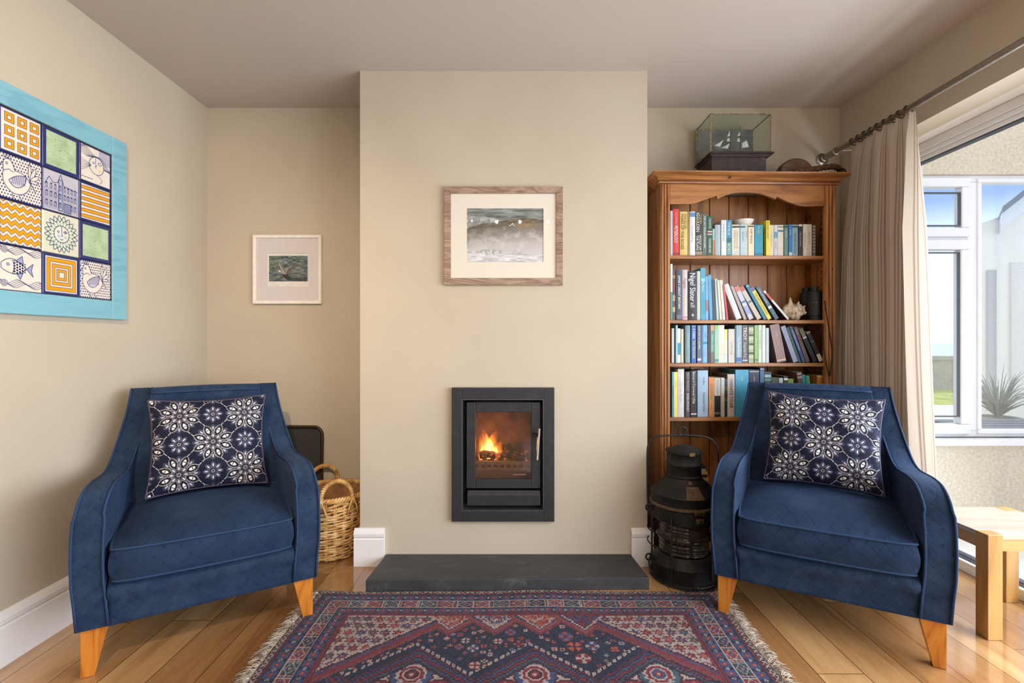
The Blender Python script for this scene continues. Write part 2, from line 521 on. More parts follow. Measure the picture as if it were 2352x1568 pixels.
# wall behind the camera with a window opening
b = MB(); b.box(XL, .15, YREAR - .1, YREAR, 0, ZC); b.box(1.75, XR, YREAR - .1, YREAR, 0, ZC); b.box(.15, 1.75, YREAR - .1, YREAR, 0, .45); b.box(.15, 1.75, YREAR - .1, YREAR, 2.05, ZC)
struct('wall_rear', b, M_WALL)

# skirting
def skirt_profile(t=.018, h=.18):
    return [(0, 0), (t, 0), (t, h - .05), (t * .75, h - .045), (t * 1.05, h - .036), (t * 1.1, h - .022), (t * .8, h - .010), (t * .45, h - .004), (t * .3, h), (0, h)]
pr = skirt_profile(.022)
b = MB(); b.prism([(XL + p[0], p[1]) for p in pr], YREAR, YB, 'y'); struct('baseboard_left', b, M_GLOSS)
b = MB(); b.prism([(YB - p[0], p[1]) for p in pr], XL, BX0, 'x'); struct('baseboard_back', b, M_GLOSS)
b = MB(); b.prism([(BX0 - p[0], p[1]) for p in pr], YF + .0005, YB, 'y'); b.prism([(YF - p[0], p[1]) for p in pr], BX0 - .0242, -.618, 'x')
struct('baseboard_chimney', b, M_GLOSS)
b = MB(); b.prism([(YF - p[0], p[1]) for p in pr], .578, BX1 + .0242, 'x'); b.prism([(BX1 + p[0], p[1]) for p in pr], YF + .0005, YB, 'y')
struct('baseboard_hearth', b, M_GLOSS)
b = MB(); b.prism([(YB - p[0], p[1]) for p in pr], BX1 + .02, XR, 'x'); struct('baseboard_right', b, M_GLOSS)

# glazed door frame
b = MB()
b.box(2.13, 2.23, -2.2, 2.74, 0, .035); b.box(2.13, 2.15, -2.2, 2.74, .035, .05); b.box(2.19, 2.21, -2.2, 2.74, .035, .055)
b.box(2.13, 2.23, -2.2, 2.74, 2.075, 2.117); b.box(2.14, 2.225, -2.2, 2.74, 2.055, 2.075); b.box(2.155, 2.21, -2.2, 2.74, 2.035, 2.055)
b.box(2.13, 2.23, 2.70, 2.74, .035, 2.075); b.box(2.13, 2.23, -2.2, -2.14, .035, 2.075)
fr = b.build('door_1', M_UPVC, bevel=.003); fr['kind'] = 'structure'
M_GASKET = plain((60, 66, 78), .5)
g = MB().box(2.165, 2.20, -2.14, 2.70, .055, .061).box(2.165, 2.20, -2.14, 2.70, 2.029, 2.035)
g.build('gasket', M_GASKET, parent=fr)
M_GLASS = glass_mat('clear_glass', (252, 253, 254), .07)
MB().box(2.178, 2.184, -2.14, 2.70, .05, 2.035).build('pane', M_GLASS, parent=fr)

# ------------------------------------------------------------------ outside
def ground_mat(name, stops, sc_, bump=.5):
    m = NM(name, stops[0][1], .95, spec=.1); v = m.coord('Object'); n = m.noise(v, sc_, 6, .7); m.col(m.ramp(n, stops)); m.bump(n, bump, .05); return m.mat
YS = 3.0
M_PATIO = ground_mat('patio', [(.3, (205, 203, 200)), (.7, (222, 220, 216))], 12, .2)
o = struct('floor_patio', MB().box(2.23, 9, -4, 9.0, -.2, -.06), M_PATIO)
# stucco wall with a white window
wX0, wX1 = 2.30, 4.35
wZ0, wZ1 = wz(1005, YS), wz(400, YS)
b = MB()
b.box(XD + .06, wX0, YS, YS + .2, -.12, 3.0); b.box(wX1, 6.0, YS, YS + .2, -.12, 3.0); b.box(wX0, wX1, YS, YS + .2, wZ1, 3.0); b.box(wX0, wX1, YS, YS + .2, -.12, wZ0)
struct('wall_exterior', b, M_STUCCO)
b = MB(); b.box(-2.1, XD + .06, YB + .12, YB + .26, -.12, 3.0); struct('wall_outer', b, M_STUCCO)
wfr = MB()
f0, f1 = YS + .02, YS + .09
m0 = wx(2228, YS); m1 = wx(2250, YS)
def frame_rect(b, x0, x1, z0, z1, t, y0, y1):
    b.box(x0, x1, y0, y1, z1 - t, z1); b.box(x0, x1, y0, y1, z0, z0 + t); b.box(x0, x0 + t, y0, y1, z0 + t, z1 - t); b.box(x1 - t, x1, y0, y1, z0 + t, z1 - t)
frame_rect(wfr, wX0, wX1, wZ0, wZ1, .04, f0, f1)
wfr.box(m0, m1 + .01, f0, f1, wZ0 + .0405, wZ1 - .0405)
zt0, zt1 = wz(575, YS), wz(519, YS)
wfr.box(wX0 + .0405, m0 - .0005, f0, f1, wz(550, YS), wz(543, YS))
win = wfr.build('window_1', M_UPVC, bevel=.004); win['kind'] = 'structure'
b = MB(); frame_rect(b, wX0 + .03, m0 + .008, wz(543, YS), wZ1 - .02, .055, YS, YS + .06); b.build('top_sash', M_UPVC, parent=win, bevel=.008)
b = MB(); frame_rect(b, wX0 + .03, m0 + .008, wZ0 + .02, wz(550, YS), .06, YS, YS + .06); b.build('casement', M_UPVC, parent=win, bevel=.008)
b = MB(); frame_rect(b, m1, wX1 - .03, wZ0 + .02, wZ1 - .02, .025, YS + .01, YS + .07); b.build('fixed_frame', M_UPVC, parent=win, bevel=.006)
MB().box(wX0 - .05, wX1 + .05, YS - .05, YS + .1, wz(1022, YS - .02), wZ0).build('window_sill', M_UPVC, parent=win, bevel=.006)
g = MB(); 
frame_rect(g, wX0 + .085, m0 - .043, wz(518, YS), wz(440, YS), .006, YS + .008, YS + .03); frame_rect(g, wX0 + .09, m0 - .048, wz(958, YS), wz(578, YS), .006, YS + .008, YS + .03)
g.build('gasket', M_GASKET, parent=win)
M_WGLASS = glass_mat('window_glass', (240, 246, 252), .12)
MB().box(wX0 + .05, m0, YS + .03, YS + .036, wZ0 + .03, wZ1 - .03).box(m1, wX1 - .04, YS + .035, YS + .041, wZ0 + .03, wZ1 - .03).build('pane', M_WGLASS, parent=win)
M_GREYP = plain((88, 96, 110), .6)
# garden
M_GRASS = ground_mat('lawn', [(.3, (120, 140, 50)), (.7, (196, 200, 100))], 3.0, .6)
o = MB().box(-30, 60, 9.0, 14, -.25, -.12).build('lawn', M_GRASS); tag(o, 'sunlit green lawn outside, seen through the far white window', 'lawn', kind='stuff')
m = NM('garden_stone', (170, 165, 155), .95, spec=.1); v = m.coord('Object')
vo = m.node('ShaderNodeTexVoronoi'); vo.inputs['Scale'].default_value = 5; m.link(v, vo.inputs['Vector'])
m.col(m.mix(m.math('MULTIPLY', m.noise(v, 9, 6, .7), .9), (134, 130, 120), (205, 200, 190))); m.bump(m.noise(v, 14, 5), .6, .05); M_STONE = m.mat
b = MB(); b.box(-30, 60, 12.6, 13.0, -.12, .62); 
rr = random.Random(3)
for i in range(120):
    x = -20 + i * .6; b.box(x, x + .55, 12.56, 13.04, .62, .66 + rr.random() * .06)
struct('wall_garden', b, M_STONE)
m = NM('sea', (150, 185, 200), .3); m.col(m.ramp(m.noise(m.coord('Object', scale=(.02, .2, 1)), 1, 4), [(.3, (150, 190, 205)), (.7, (205, 225, 232))])); M_SEA = m.mat
o = MB().box(-600, 900, 40, 1600, -3, -2.5).build('sea', M_SEA); tag(o, 'pale blue sea on the horizon beyond the garden wall', 'sea', kind='stuff')
# neighbouring pale house with a white verge board
b = MB()
hx0, hy = 5.75, 6.4
house = thing('house', 'cream rendered house with white sloping roof edge, outside beyond the window', 'house', (7.5, hy + 1.5, -.12))
M_CREAM = plain((244, 240, 230), .9, spec=.1)
def splay(b):   # the house stands turned, its flank running away to the right
    b.v = [(x + max(0, y - hy) * .97, y, z) for (x, y, z) in b.v]
b.prism([(hx0 + .25, -.12), (11, -.12), (11, 4.4), (hx0 + .25, wz(515, hy))], hy, hy + 3, 'y'); splay(b)
b.build('wall', M_CREAM, parent=house, world=True)
b = MB()
za, zb = wz(527, hy), wz(452, hy)
xa, xb = wx(2258, hy), wx(2352, hy)
sl = (zb - za) / (xb - xa)
b.prism([(xa - .1, za - .06), (xa - .1, za + .12), (11, za + .12 + sl * (11 - xa)), (11, za - .08 + sl * (11 - xa))], hy - .35, hy + 3.3, 'y'); splay(b)
b.build('verge_board', M_UPVC, parent=house, world=True)
b = MB(); b.prism([(xa - .14, za + .12), (xa - .14, za + .19), (11, za + .20 + sl * (11 - xa)), (11, za + .13 + sl * (11 - xa))], hy - .4, hy + 3.4, 'y'); splay(b); b.build('roof', plain((110, 118, 130), .7), parent=house, world=True)
b = MB(); b.box(wx(2268, hy - .02), wx(2284, hy), hy - .03, hy + .01, .2, 2.0); b.build('window', plain((176, 176, 174), .3), parent=house, world=True)
b = MB(); b.box(wx(2322, hy - .02), wx(2352, hy) + .5, hy - .03, hy + .01, .3, 2.1); b.build('window', plain((226, 222, 214), .3), parent=house, world=True)
# strappy plant in the garden
b = MB(); rr = random.Random(5)
px, py = wx(2292, 5.2), 5.2
for i in range(70):
    a = rr.random() * 2 * pi; L = .35 + rr.random() * .4; w = .006 + .006 * rr.random(); k = .5 + rr.random()
    pts = [(px + cos(a) * .12 * t * k * 2, py + sin(a) * .12 * t * k * 2, .30 + L * t - .25 * t * t * k * L * 1.6) for t in (0, .25, .5, .75, 1)]
    b.tube(pts, [w, w, w * .8, w * .5, w * .1], 4)
pl = thing('strappy_plant', 'dark spiky-leaved plant in a pot outside the far window', 'plant', (px, py, -.06))
b.build('foliage', plain((126, 126, 108), .7), parent=pl, world=True)
MB().lathe([(.001, 0), (.14, 0), (.19, .36), (.17, .36), (.15, .3), (.001, .3)], 24, c=(px, py, -.06)).build('pot', plain((150, 146, 140), .8), parent=pl, world=True)
# garden bench of grey boards
bx0, bx1 = wx(2186, 4.2), wx(2352, 4.2) + .5
bn = thing('garden_bench', 'grey slatted garden bench outside below the far window panes', 'bench', ((bx0 + bx1) / 2, 4.2, -.06))
b = MB()
for k in range(4): b.box(bx0, bx1, 4.0 + k * .12, 4.09 + k * .12, .36, .39)
b.build('seat', M_GREYP, parent=bn, world=True)
for xx in (bx0 + .1, bx1 - .15):
    MB().box(xx, xx + .06, 4.02, 4.08, -.06, .36).build('leg', M_GREYP, parent=bn, world=True); MB().box(xx, xx + .06, 4.38, 4.44, -.06, .36).build('leg', M_GREYP, parent=bn, world=True)

# ------------------------------------------------------------------ hearth slab
m = NM('slate', (62, 62, 64), .5, spec=.4); v = m.coord('Object', scale=(1, 3, 1))
n1 = m.noise(v, 9, 8, .7); n2 = m.noise(v, 60, 5, .7)
m.col(m.ramp(m.math('ADD', m.math('MULTIPLY', n1, .6), m.math('MULTIPLY', n2, .4)), [(.35, (50, 50, 52)), (.55, (66, 66, 68)), (.75, (104, 104, 104))])); m.bump(n1, .3, .004); M_SLATE = m.mat
b = MB(); b.prism([(-.634, 2.155), (.600, 2.175), (.576, 2.42), (-.610, 2.42)], 0, .052, 'z')
o = b.build('hearth_slab', M_SLATE, bevel=.002, loc=(0, 2.29, 0)); tag(o, 'dark slate hearth slab on the floor below the wood stove', 'hearth')

# ------------------------------------------------------------------ wood stove
st = thing('wood_stove', 'black inset wood-burning stove with a lit fire in the chimney breast', 'stove', ((SX0 + SX1) / 2, YF, SZ0))
m = NM('stove_black', (42, 42, 45), .55, spec=.4); v = m.coord('Object'); m.col(m.ramp(m.noise(v, 25, 6, .75), [(.45, (38, 38, 41)), (.72, (52, 51, 53)), (.85, (90, 88, 86))])); M_STOVE = m.mat
M_IRON = plain((14, 14, 15), .6, spec=.3)
Yf = 2.405
ox0, ox1, oz0, oz1 = wx(1038, Yf), wx(1273, Yf), wz(1196, Yf), wz(890, Yf)
ix0, ix1, iz0, iz1 = SX0 + .001, SX1 - .001, SZ0 + .001, SZ1 - .001
b = MB()
b.box(ox0, ix0, Yf - .012, YF + .002, oz0, oz1); b.box(ix1, ox1, Yf - .012, YF + .002, oz0, oz1); b.box(ix0, ix1, Yf - .012, YF + .002, iz1, oz1); b.box(ix0, ix1, Yf - .012, YF + .002, oz0, iz0)
b.build('surround', M_STOVE, parent=st, world=True, bevel=.002)
lip = MB()
frame_rect(lip, ix0, ix1, iz0, iz1, .004, Yf - .012, YF + .03); lip.build('inner_lip', plain((96, 96, 100), .35, .6), parent=st, world=True)
# carcass behind the frame: steel box with an open fire chamber
dx0, dx1, dz0, dz1 = wx(1071, Yf), wx(1241, Yf), wz(1122, Yf), wz(924, Yf)
gx0, gx1, gz0, gz1 = wx(1092, Yf), wx(1220, Yf), wz(1101, Yf), wz(947, Yf)
b = MB()
b.box(ix0 + .005, ix1 - .005, YF + .335, YF + .345, iz0 + .005, iz1 - .005)
b.box(ix0 + .005, ix0 + .012, YF + .03, YF + .335, iz0 + .005, iz1 - .005); b.box(ix1 - .012, ix1 - .005, YF + .03, YF + .335, iz0 + .005, iz1 - .005)
b.box(ix0 + .012, ix1 - .012, YF + .03, YF + .335, iz1 - .012, iz1 - .005); b.box(ix0 + .012, ix1 - .012, YF + .03, YF + .335, iz0 + .005, iz0 + .012)
b.box(ix0 + .012, ix1 - .012, YF + .03, YF + .335, dz0 - .006, dz0 + .02)
b.build('carcass', M_IRON, parent=st, world=True)
b = MB(); Yd = YF - .012
b.box(dx0, gx0, Yd, Yd + .022, dz0, dz1); b.box(gx1, dx1, Yd, Yd + .022, dz0, dz1); b.box(gx0, gx1, Yd, Yd + .022, gz1, dz1); b.box(gx0, gx1, Yd, Yd + .022, dz0, gz0)
door = b.build('door', M_STOVE, parent=st, world=True, bevel=.003)
m = NM('sooty_glass'); m.n.remove(m.b)
tr = m.node('ShaderNodeBsdfTransparent'); gl = m.node('ShaderNodeBsdfGlossy'); mx = m.node('ShaderNodeMixShader'); df = m.node('ShaderNodeBsdfDiffuse'); m2 = m.node('ShaderNodeMixShader')
df.inputs[0].default_value = lin((120, 96, 84)); gl.inputs['Roughness'].default_value = .05; tr.inputs[0].default_value = lin((250, 240, 232))
n = m.noise(m.coord('Object', scale=(1, 1, .5)), 14, 5, .6)
m.link(m.math('MULTIPLY', n, .11), m2.inputs[0]); m.link(tr.outputs[0], m2.inputs[1]); m.link(df.outputs[0], m2.inputs[2])
mx.inputs[0].default_value = .05; m.link(m2.outputs[0], mx.inputs[1]); m.link(gl.outputs[0], mx.inputs[2]); m.link(mx.outputs[0], m.out.inputs[0])
MB().box(gx0 - .002, gx1 + .002, Yd + .008, Yd + .012, gz0 - .002, gz1 + .002).build('glass', m.mat, parent=door, world=True)
M_STEEL = plain((205, 200, 195), .22, 1.0)
hx = wx(1236, Yf)
b = MB(); b.cyl((hx + .004, Yd - .035, wz(981, Yf)), (hx - .006, Yd - .035, wz(1052, Yf)), .0065, 16); b.build('door_handle', M_STEEL, parent=door, world=True, autos=40)
b = MB(); b.box(hx - .028, hx + .004, Yd - .035, Yd, wz(1000, Yf), wz(994, Yf)); b.build('handle_bracket', M_IRON, parent=door, world=True)
b = MB(); lx0, lx1 = wx(1073, Yf), wx(1241, Yf)
b.prism([(Yd + .02, wz(1160, Yf)), (Yd - .008, wz(1160, Yf)), (Yd - .008, wz(1137, Yf)), (Yd + .006, wz(1127, Yf)), (Yd + .02, wz(1127, Yf))], lx0, lx1, 'x')
b.build('ash_drawer', M_STOVE, parent=st, world=True, bevel=.002)
# fire chamber
m = NM('fire_brick', (128, 96, 80), .95, spec=.1); v = m.coord('Object'); m.col(m.ramp(m.noise(v, 14, 5, .7), [(.3, (64, 48, 42)), (.7, (124, 98, 84))])); M_BRICK = m.mat
b = MB()
fy0, fy1 = Yd + .03, YF + .24
b.box(gx0 - .03, gx1 + .03, fy1, fy1 + .02, dz0 + .02, dz1); b.box(gx0 - .03, gx0 - .012, fy0, fy1, dz0 + .02, dz1); b.box(gx1 + .012, gx1 + .03, fy0, fy1, dz0 + .02, dz1); b.box(gx0 - .03, gx1 + .03, fy0, fy1, dz1 - .02, dz1)
b.build('fire_bricks', M_BRICK, parent=st, world=True)
b = MB(); fz = wz(1063, Yf)
b.box(gx0 - .01, gx1 + .01, fy0 + .03, fy1, dz0 + .02, fz - .02); b.box(gx0, gx1, fy0, fy0 + .01, fz - .016, fz); b.box(gx0, gx1, fy0, fy0 + .01, fz - .045, fz - .033); 
for k in range(8): b.box(gx0 + .015 + k * .031, gx0 + .025 + k * .031, fy0, fy0 + .01, fz - .033, fz - .016)
b.build('grate', plain((92, 74, 62), .8), parent=st, world=True)
m = NM('charred_log', (40, 32, 28), .95, spec=.1); v = m.coord('Object'); nn = m.noise(v, 60, 5, .7)
m.col(m.ramp(nn, [(.4, (28, 22, 20)), (.65, (92, 76, 66))])); em = m.ramp(nn, [(.60, (0, 0, 0)), (.68, (255, 90, 15))]); m.link(em, m.b.inputs['Emission Color']); m.b.inputs['Emission Strength'].default_value = 2.0; m.bump(nn, .8, .01)
M_LOG = m.mat
rr = random.Random(8)
for (x, y, z, ang, L, r_) in ((gx0 + .085, fy0 + .09, fz + .012, 12, .15, .02), (gx0 + .17, fy0 + .12, fz + .006, -18, .16, .021), (gx1 - .05, fy0 + .075, fz + .008, 24, .09, .018), (gx0 + .12, fy0 + .15, fz + .034, 40, .14, .018)):
    a = R(ang); pts = [(x + cos(a) * L * (t - .5), y + sin(a) * .6 * L * (t - .5), z + .004 * sin(t * 7)) for t in [i / 6 for i in range(7)]]
    b = MB().tube(pts, [r_ * (.85 + .3 * rr.random()) for _ in pts], 10); b.build('log', M_LOG, parent=st, world=True, autos=50)
b = MB()
for k in range(60):
    x = gx0 + rr.random() * (gx1 - gx0); y = fy0 + .03 + rr.random() * .12; s_ = .005 + rr.random() * .009
    b.ball((x, y, fz - .016 + s_ * .6), (s_, s_, s_ * .7), 6)
b.build('embers', M_LOG, parent=st, world=True)
def flame_mat(name, col, strength):
    m = NM(name); m.n.remove(m.b)
    v = m.node('ShaderNodeEmission'); v.inputs[0].default_value = (col[0], col[1], col[2], 1)
    tc = m.node('ShaderNodeTexCoord'); sp = m.node('ShaderNodeSeparateXYZ'); m.link(tc.outputs['Generated'], sp.inputs[0])
    x = m.math('SUBTRACT', sp.outputs[0], .5); y = m.math('SUBTRACT', sp.outputs[1], .5)
    r = m.math('SQRT', m.math('ADD', m.math('MULTIPLY', x, x), m.math('MULTIPLY', y, y)))
    soft = m.math('SUBTRACT', 1, m.math('MULTIPLY', r, 2.0), clamp=True)
    fade = m.math('SUBTRACT', 1.15, sp.outputs[2], clamp=True)
    nz = m.math('MULTIPLY', m.math('SUBTRACT', m.noise(m.coord('Object', scale=(60, 60, 18)), 1, 3), .22, clamp=True), 3.0)
    m.link(m.math('MULTIPLY', m.math('MULTIPLY', m.math('MULTIPLY', soft, fade), nz), strength), v.inputs[1])
    m.link(v.outputs[0], m.out.inputs['Volume'])
    return m.mat
M_FL1 = flame_mat('flame_orange', (1, .25, .03), 190)
M_FL2 = flame_mat('flame_yellow', (1, .55, .14), 620)
def flame(x, y, z, w, h, seed, mat):
    rr = random.Random(seed); b = MB(); n = 14; seg = 14; vs = []; fs = []
    p1, p2 = rr.random() * 6, rr.random() * 6
    for i in range(n + 1):
        t = i / n
        r_ = w * (sin(pi * min(1, t * 1.0 + .12)) ** .8) * (1 - t * .55) if t < 1 else .0004
        r_ = max(r_, .0004)
        cx_ = x + w * .55 * sin(t * 4 + p1) * t; cy_ = y + w * .4 * sin(t * 5 + p2) * t
        for k in range(seg):
            a = 2 * pi * k / seg; q = 1 + .18 * sin(3 * a + t * 6 + p1)
            vs.append((cx_ + r_ * q * cos(a), cy_ + r_ * q * .7 * sin(a), z + h * t))
    for i in range(n):
        for k in range(seg):
            l = (k + 1) % seg; fs.append((i * seg + k, i * seg + l, (i + 1) * seg + l, (i + 1) * seg + k))
    fs.append(tuple(range(seg))[::-1]); fs.append(tuple(n * seg + k for k in range(seg)))
    b.add(vs, fs); return b
def fpx(px): return wx(px, Yf + .09)
def flen(a, b_): return (a - b_) / F * (Yf + .09)
yb = fy0 + .085
for i, (px, wpx, ybot, ytop, mt) in enumerate([(1106, 9, 1062, 1000, 1), (1118, 14, 1062, 985, 1), (1131, 15, 1060, 992, 1), (1143, 9, 1060, 1012, 1), (1120, 7, 1056, 996, 2), (1128, 6, 1058, 1008, 2), (1140, 5, 1056, 1022, 2), (1108, 5, 1058, 1022, 2), (1133, 4, 1064, 1030, 2),
                                                (1210, 7, 1064, 1034, 1), (1202, 5, 1064, 1046, 1), (1207, 3, 1062, 1046, 2), (1158, 4, 1064, 1050, 1), (1214, 4, 1062, 1040, 2)]):
    z0 = wz(ybot, Yf + .09); h = flen(ybot, ytop)
    flame(fpx(px), yb + (i % 3) * .012, z0, flen(wpx * (1.5 if px < 1150 else 1.4), 0), h * 1.15, i + 3, None).build('flame', (M_FL1, M_FL2)[mt - 1], parent=st, world=True, smooth=True)
fl = lamp('fire_glow', 'POINT', (fpx(1126), yb - .01, wz(1035, Yf)), 1.1, (1, .42, .14), shadow_soft_size=.03)
fl.parent = st; fl.location = root_matrix(st).inverted() @ Vector((fpx(1126), yb - .01, wz(1030, Yf)))
b = MB(); b.box(wx(1178, Yf), wx(1208, Yf), Yd + .0125, Yd + .013, wz(1093, Yf), wz(1090, Yf)); b.build('maker_strip', plain((150, 130, 120), .5), parent=door, world=True)
# ------------------------------------------------------------------ pictures
def picture(name, label, px, py, Yw, fw, depth, frame_mat, mat_col, op, canvas, inner=None, bev=.002):
    x0, x1 = wx(px[0], Yw), wx(px[1], Yw); z1, z0 = wz(py[0], Yw), wz(py[1], Yw)
    r = thing(name, label, 'picture', ((x0 + x1) / 2, Yw, z0), group=None)
    yb_ = Yw; yf_ = Yw - depth
    b = MB()
    # mitred frame with a small inner step
    o_ = [(x0, z0), (x1, z0), (x1, z1), (x0, z1)]; i_ = [(x0 + fw, z0 + fw), (x1 - fw, z0 + fw), (x1 - fw, z1 - fw), (x0 + fw, z1 - fw)]
    for k in range(4):
        l = (k + 1) % 4
        A, B, C_, D = o_[k], o_[l], i_[l], i_[k]
        b.add([(A[0], yf_, A[1]), (B[0], yf_, B[1]), (C_[0], yf_ + .002, C_[1]), (D[0], yf_ + .002, D[1]), (A[0], yb_, A[1]), (B[0], yb_, B[1]), (C_[0], yb_, C_[1]), (D[0], yb_, D[1])],
              [(0, 1, 2, 3), (7, 6, 5, 4), (0, 4, 5, 1), (1, 5, 6, 2), (2, 6, 7, 3), (3, 7, 4, 0)])
    b.build('frame', frame_mat, parent=r, world=True, bevel=bev)
    ax0, ax1 = wx(op[0], Yw), wx(op[1], Yw); az1, az0 = wz(op[2], Yw), wz(op[3], Yw)
    ym = yf_ + depth * .45
    b = MB(); e = .001
    b.box(x0 + fw - e, ax0, ym, ym + .003, z0 + fw, z1 - fw); b.box(ax1, x1 - fw + e, ym, ym + .003, z0 + fw, z1 - fw); b.box(ax0, ax1, ym, ym + .003, az1, z1 - fw); b.box(ax0, ax1, ym, ym + .003, z0 + fw, az0)
    b.build('mount', mat_col, parent=r, world=True)
    cv = canvas
    ny, nx = cv.C.shape[:2]
    if inner: b0, b1, c0, c1 = inner
    else: b0, b1, c0, c1 = ax0, ax1, az0, az1
    P = np.zeros((ny, nx, 3)); P[..., 0] = b0 + (b1 - b0) * cv.X / cv.w; P[..., 2] = c0 + (c1 - c0) * cv.Y / cv.h; P[..., 1] = ym + .0032
    if inner: MB().box(ax0 - .003, ax1 + .003, ym + .0035, ym + .005, az0 - .003, az1 + .003).build('print_sheet', plain((240, 234, 226), .8), parent=r, world=True)
    else: MB().box(ax0 - .003, ax1 + .003, ym + .0045, ym + .006, az0 - .003, az1 + .003).build('backing', plain((200, 190, 175), .8), parent=r, world=True)
    if not inner: pass
    grid_mesh('photo_print', P, M_PRINT, cv.C, parent=r, world=True)
    MB().box(x0 + fw - e, x1 - fw + e, ym - .004, ym - .0025, z0 + fw - e, z1 - fw + e).build('glass', M_PICGLASS, parent=r, world=True)
    return r
M_PRINT = vcol_mat('print', .6, .3)
M_PICGLASS = glass_mat('picture_glass', (252, 252, 252), .05)

# breaking wave print
cv = Canvas(1.44, 1.0, 260, 180)
X, Y = cv.X, cv.Y
n = fbm(X * 3 + 1, Y * 3, 3); n2 = fbm(X * 5, Y * 26, 9); n3 = fbm(X * 22, Y * 22, 21)
crest = .80 - .16 * np.clip((.75 - X) / .75, 0, 1) ** 1.3 + .02 * np.sin(X * 7)
C = np.zeros(X.shape + (3,)) + np.array((150, 148, 142.))
sea = (Y > crest)
C[sea] = (np.array((128, 134, 130)) + (n2[sea][:, None] - .5) * 130)
face = ~sea
d = crest - Y
fade = np.clip(d / .45, 0, 1) ** .8
dark = np.array((84, 76, 62.)); mid = np.array((190, 186, 182.)); white = np.array((225, 224, 226.))
col = dark[None, None] * (1 - fade[..., None]) + mid * fade[..., None]
k = np.clip((.42 - Y) / .4, 0, 1)[..., None]; col = col * (1 - k) + white * k
mist = np.clip((fbm(X * 4 - Y * 2, Y * 5 + X * 2, 31) - .42) * 3, 0, 1)[..., None] * np.clip(d * 4, 0, 1)[..., None]
col = col * (1 - mist * .55) + np.array((215, 213, 212)) * mist * .55
col += (n2[..., None] - .5) * 40 * np.clip(1 - d * 3, 0, 1)[..., None]
C[face] = col[face]
orange = .7 * np.exp(-(((X - 1.12) / .16) ** 2 + ((Y - .71) / .06) ** 2)) * (Y < crest)
C += orange[..., None] * np.array((40, 8, -30.))
rid = np.clip(1 - d / .16, 0, 1) * face * (fbm(X * 7 + Y * 3, Y * 34 - X * 5, 61) - .5)
C += rid[..., None] * np.array((150, 140, 128.))
wsp = np.clip((fbm(X * 9 - Y * 7, Y * 9 + X * 6, 77, 5) - .5) * 5, 0, 1) * np.clip(d * 3, 0, 1) * np.clip(Y * 3, 0, 1) * face
C = C * (1 - wsp[..., None] * .45) + np.array((226, 222, 222.)) * wsp[..., None] * .45
dk = np.clip((fbm(X * 5 + 3, Y * 7, 91, 5) - .55) * 5, 0, 1) * np.clip(1 - np.abs(d - .16) / .14, 0, 1) * face
C = C * (1 - dk[..., None] * .35) + np.array((104, 96, 86.)) * dk[..., None] * .35
foam = (Y > crest - .02) & (X < .55) & (Y < crest + .06 + .25 * (.55 - X)); C[foam] = C[foam] * .4 + .6 * (190 + (n3[foam][:, None] - .5) * 180)
surf = np.clip((.26 - Y) * 12, 0, 1) * np.clip((n3 - .55) * 8, 0, 1) * np.clip((1.3 - X), 0, 1)
C = C * (1 - surf[..., None] * .75) + np.array((78, 112, 108)) * surf[..., None] * .75
low = np.clip((.20 - Y + .03 * np.sin(X * 9)) * 14, 0, 1)[..., None]; C = C * (1 - low) + (214 + (fbm(X * 8, Y * 40, 15)[..., None] - .5) * 110) * low
cv.C = C
cv.line([(.80, .68), (.84, .70), (.86, .73), (.87, .69), (.90, .68)], .012, (235, 235, 235))
M_MOUNT1 = NM('cream_mount', (238, 230, 216), .85, spec=.2).mat; M_MOUNT2 = NM('pale_mount', (226, 216, 214), .85, spec=.2).mat
fm = wood('limed_oak', [(0, (96, 72, 58)), (.35, (142, 116, 98)), (1, (178, 152, 132))], 'x', 3.0, .6, ring=9)
pw = picture('framed_print', 'framed photo print of a breaking wave, pale wood frame, above the stove', (1021, 1292), (431, 655), 2.42, .033, .022, fm, M_MOUNT1, (1073, 1248, 480, 603), cv)
# gull print
cv = Canvas(1.55, 1.0, 180, 120)
X, Y = cv.X, cv.Y
n2 = fbm(X * 6, Y * 22, 5); n3 = fbm(X * 14, Y * 20, 8)
cv.C = np.stack([104 + (n2 - .5) * 150 + (n3 - .5) * 50, 116 + (n2 - .5) * 150 + (n3 - .5) * 50, 112 + (n2 - .5) * 140 + (n3 - .5) * 50], -1)
lo = np.clip((.28 - Y) * 6, 0, 1) * (fbm(X * 3, Y * 6, 2) > .45); cv.C = cv.C * (1 - lo[..., None] * .5) + np.array((34, 36, 34)) * lo[..., None] * .5
cv.poly([(.55, .30), (.42, .36), (.40, .42), (.47, .43), (.60, .38), (.78, .30), (.80, .24), (.62, .22)], (172, 160, 148))
cv.poly([(.52, .42), (.38, .62), (.40, .74), (.50, .76), (.56, .60), (.62, .42)], (128, 120, 110)); cv.line([(.40, .70), (.50, .50), (.58, .40)], .02, (225, 220, 210))
cv.poly([(.64, .32), (.70, .46), (.80, .56), (1.0, .63), (1.32, .60), (1.1, .57), (.92, .48), (.84, .34), (.80, .24)], (104, 94, 78)); cv.line([(.66, .34), (.76, .52), (.9, .60)], .02, (205, 196, 182))
cv.poly([(.50, .28), (.66, .08), (.9, .02), (.86, .16), (.76, .28)], (52, 48, 40))
cv.disk(.42, .40, .04, (232, 228, 222))
YW2 = YB - .001
ppx = (585, 741); ppy = (541, 698)
pg = picture('framed_print', 'small square white-framed photo print of a seabird on water, left alcove', ppx, ppy, YW2, .017, .024, plain((238, 230, 222), .5), M_MOUNT2, (616, 711, 582, 658), cv,
             inner=(wx(620, YW2), wx(708.5, YW2), wz(646.5, YW2), wz(588, YW2)))

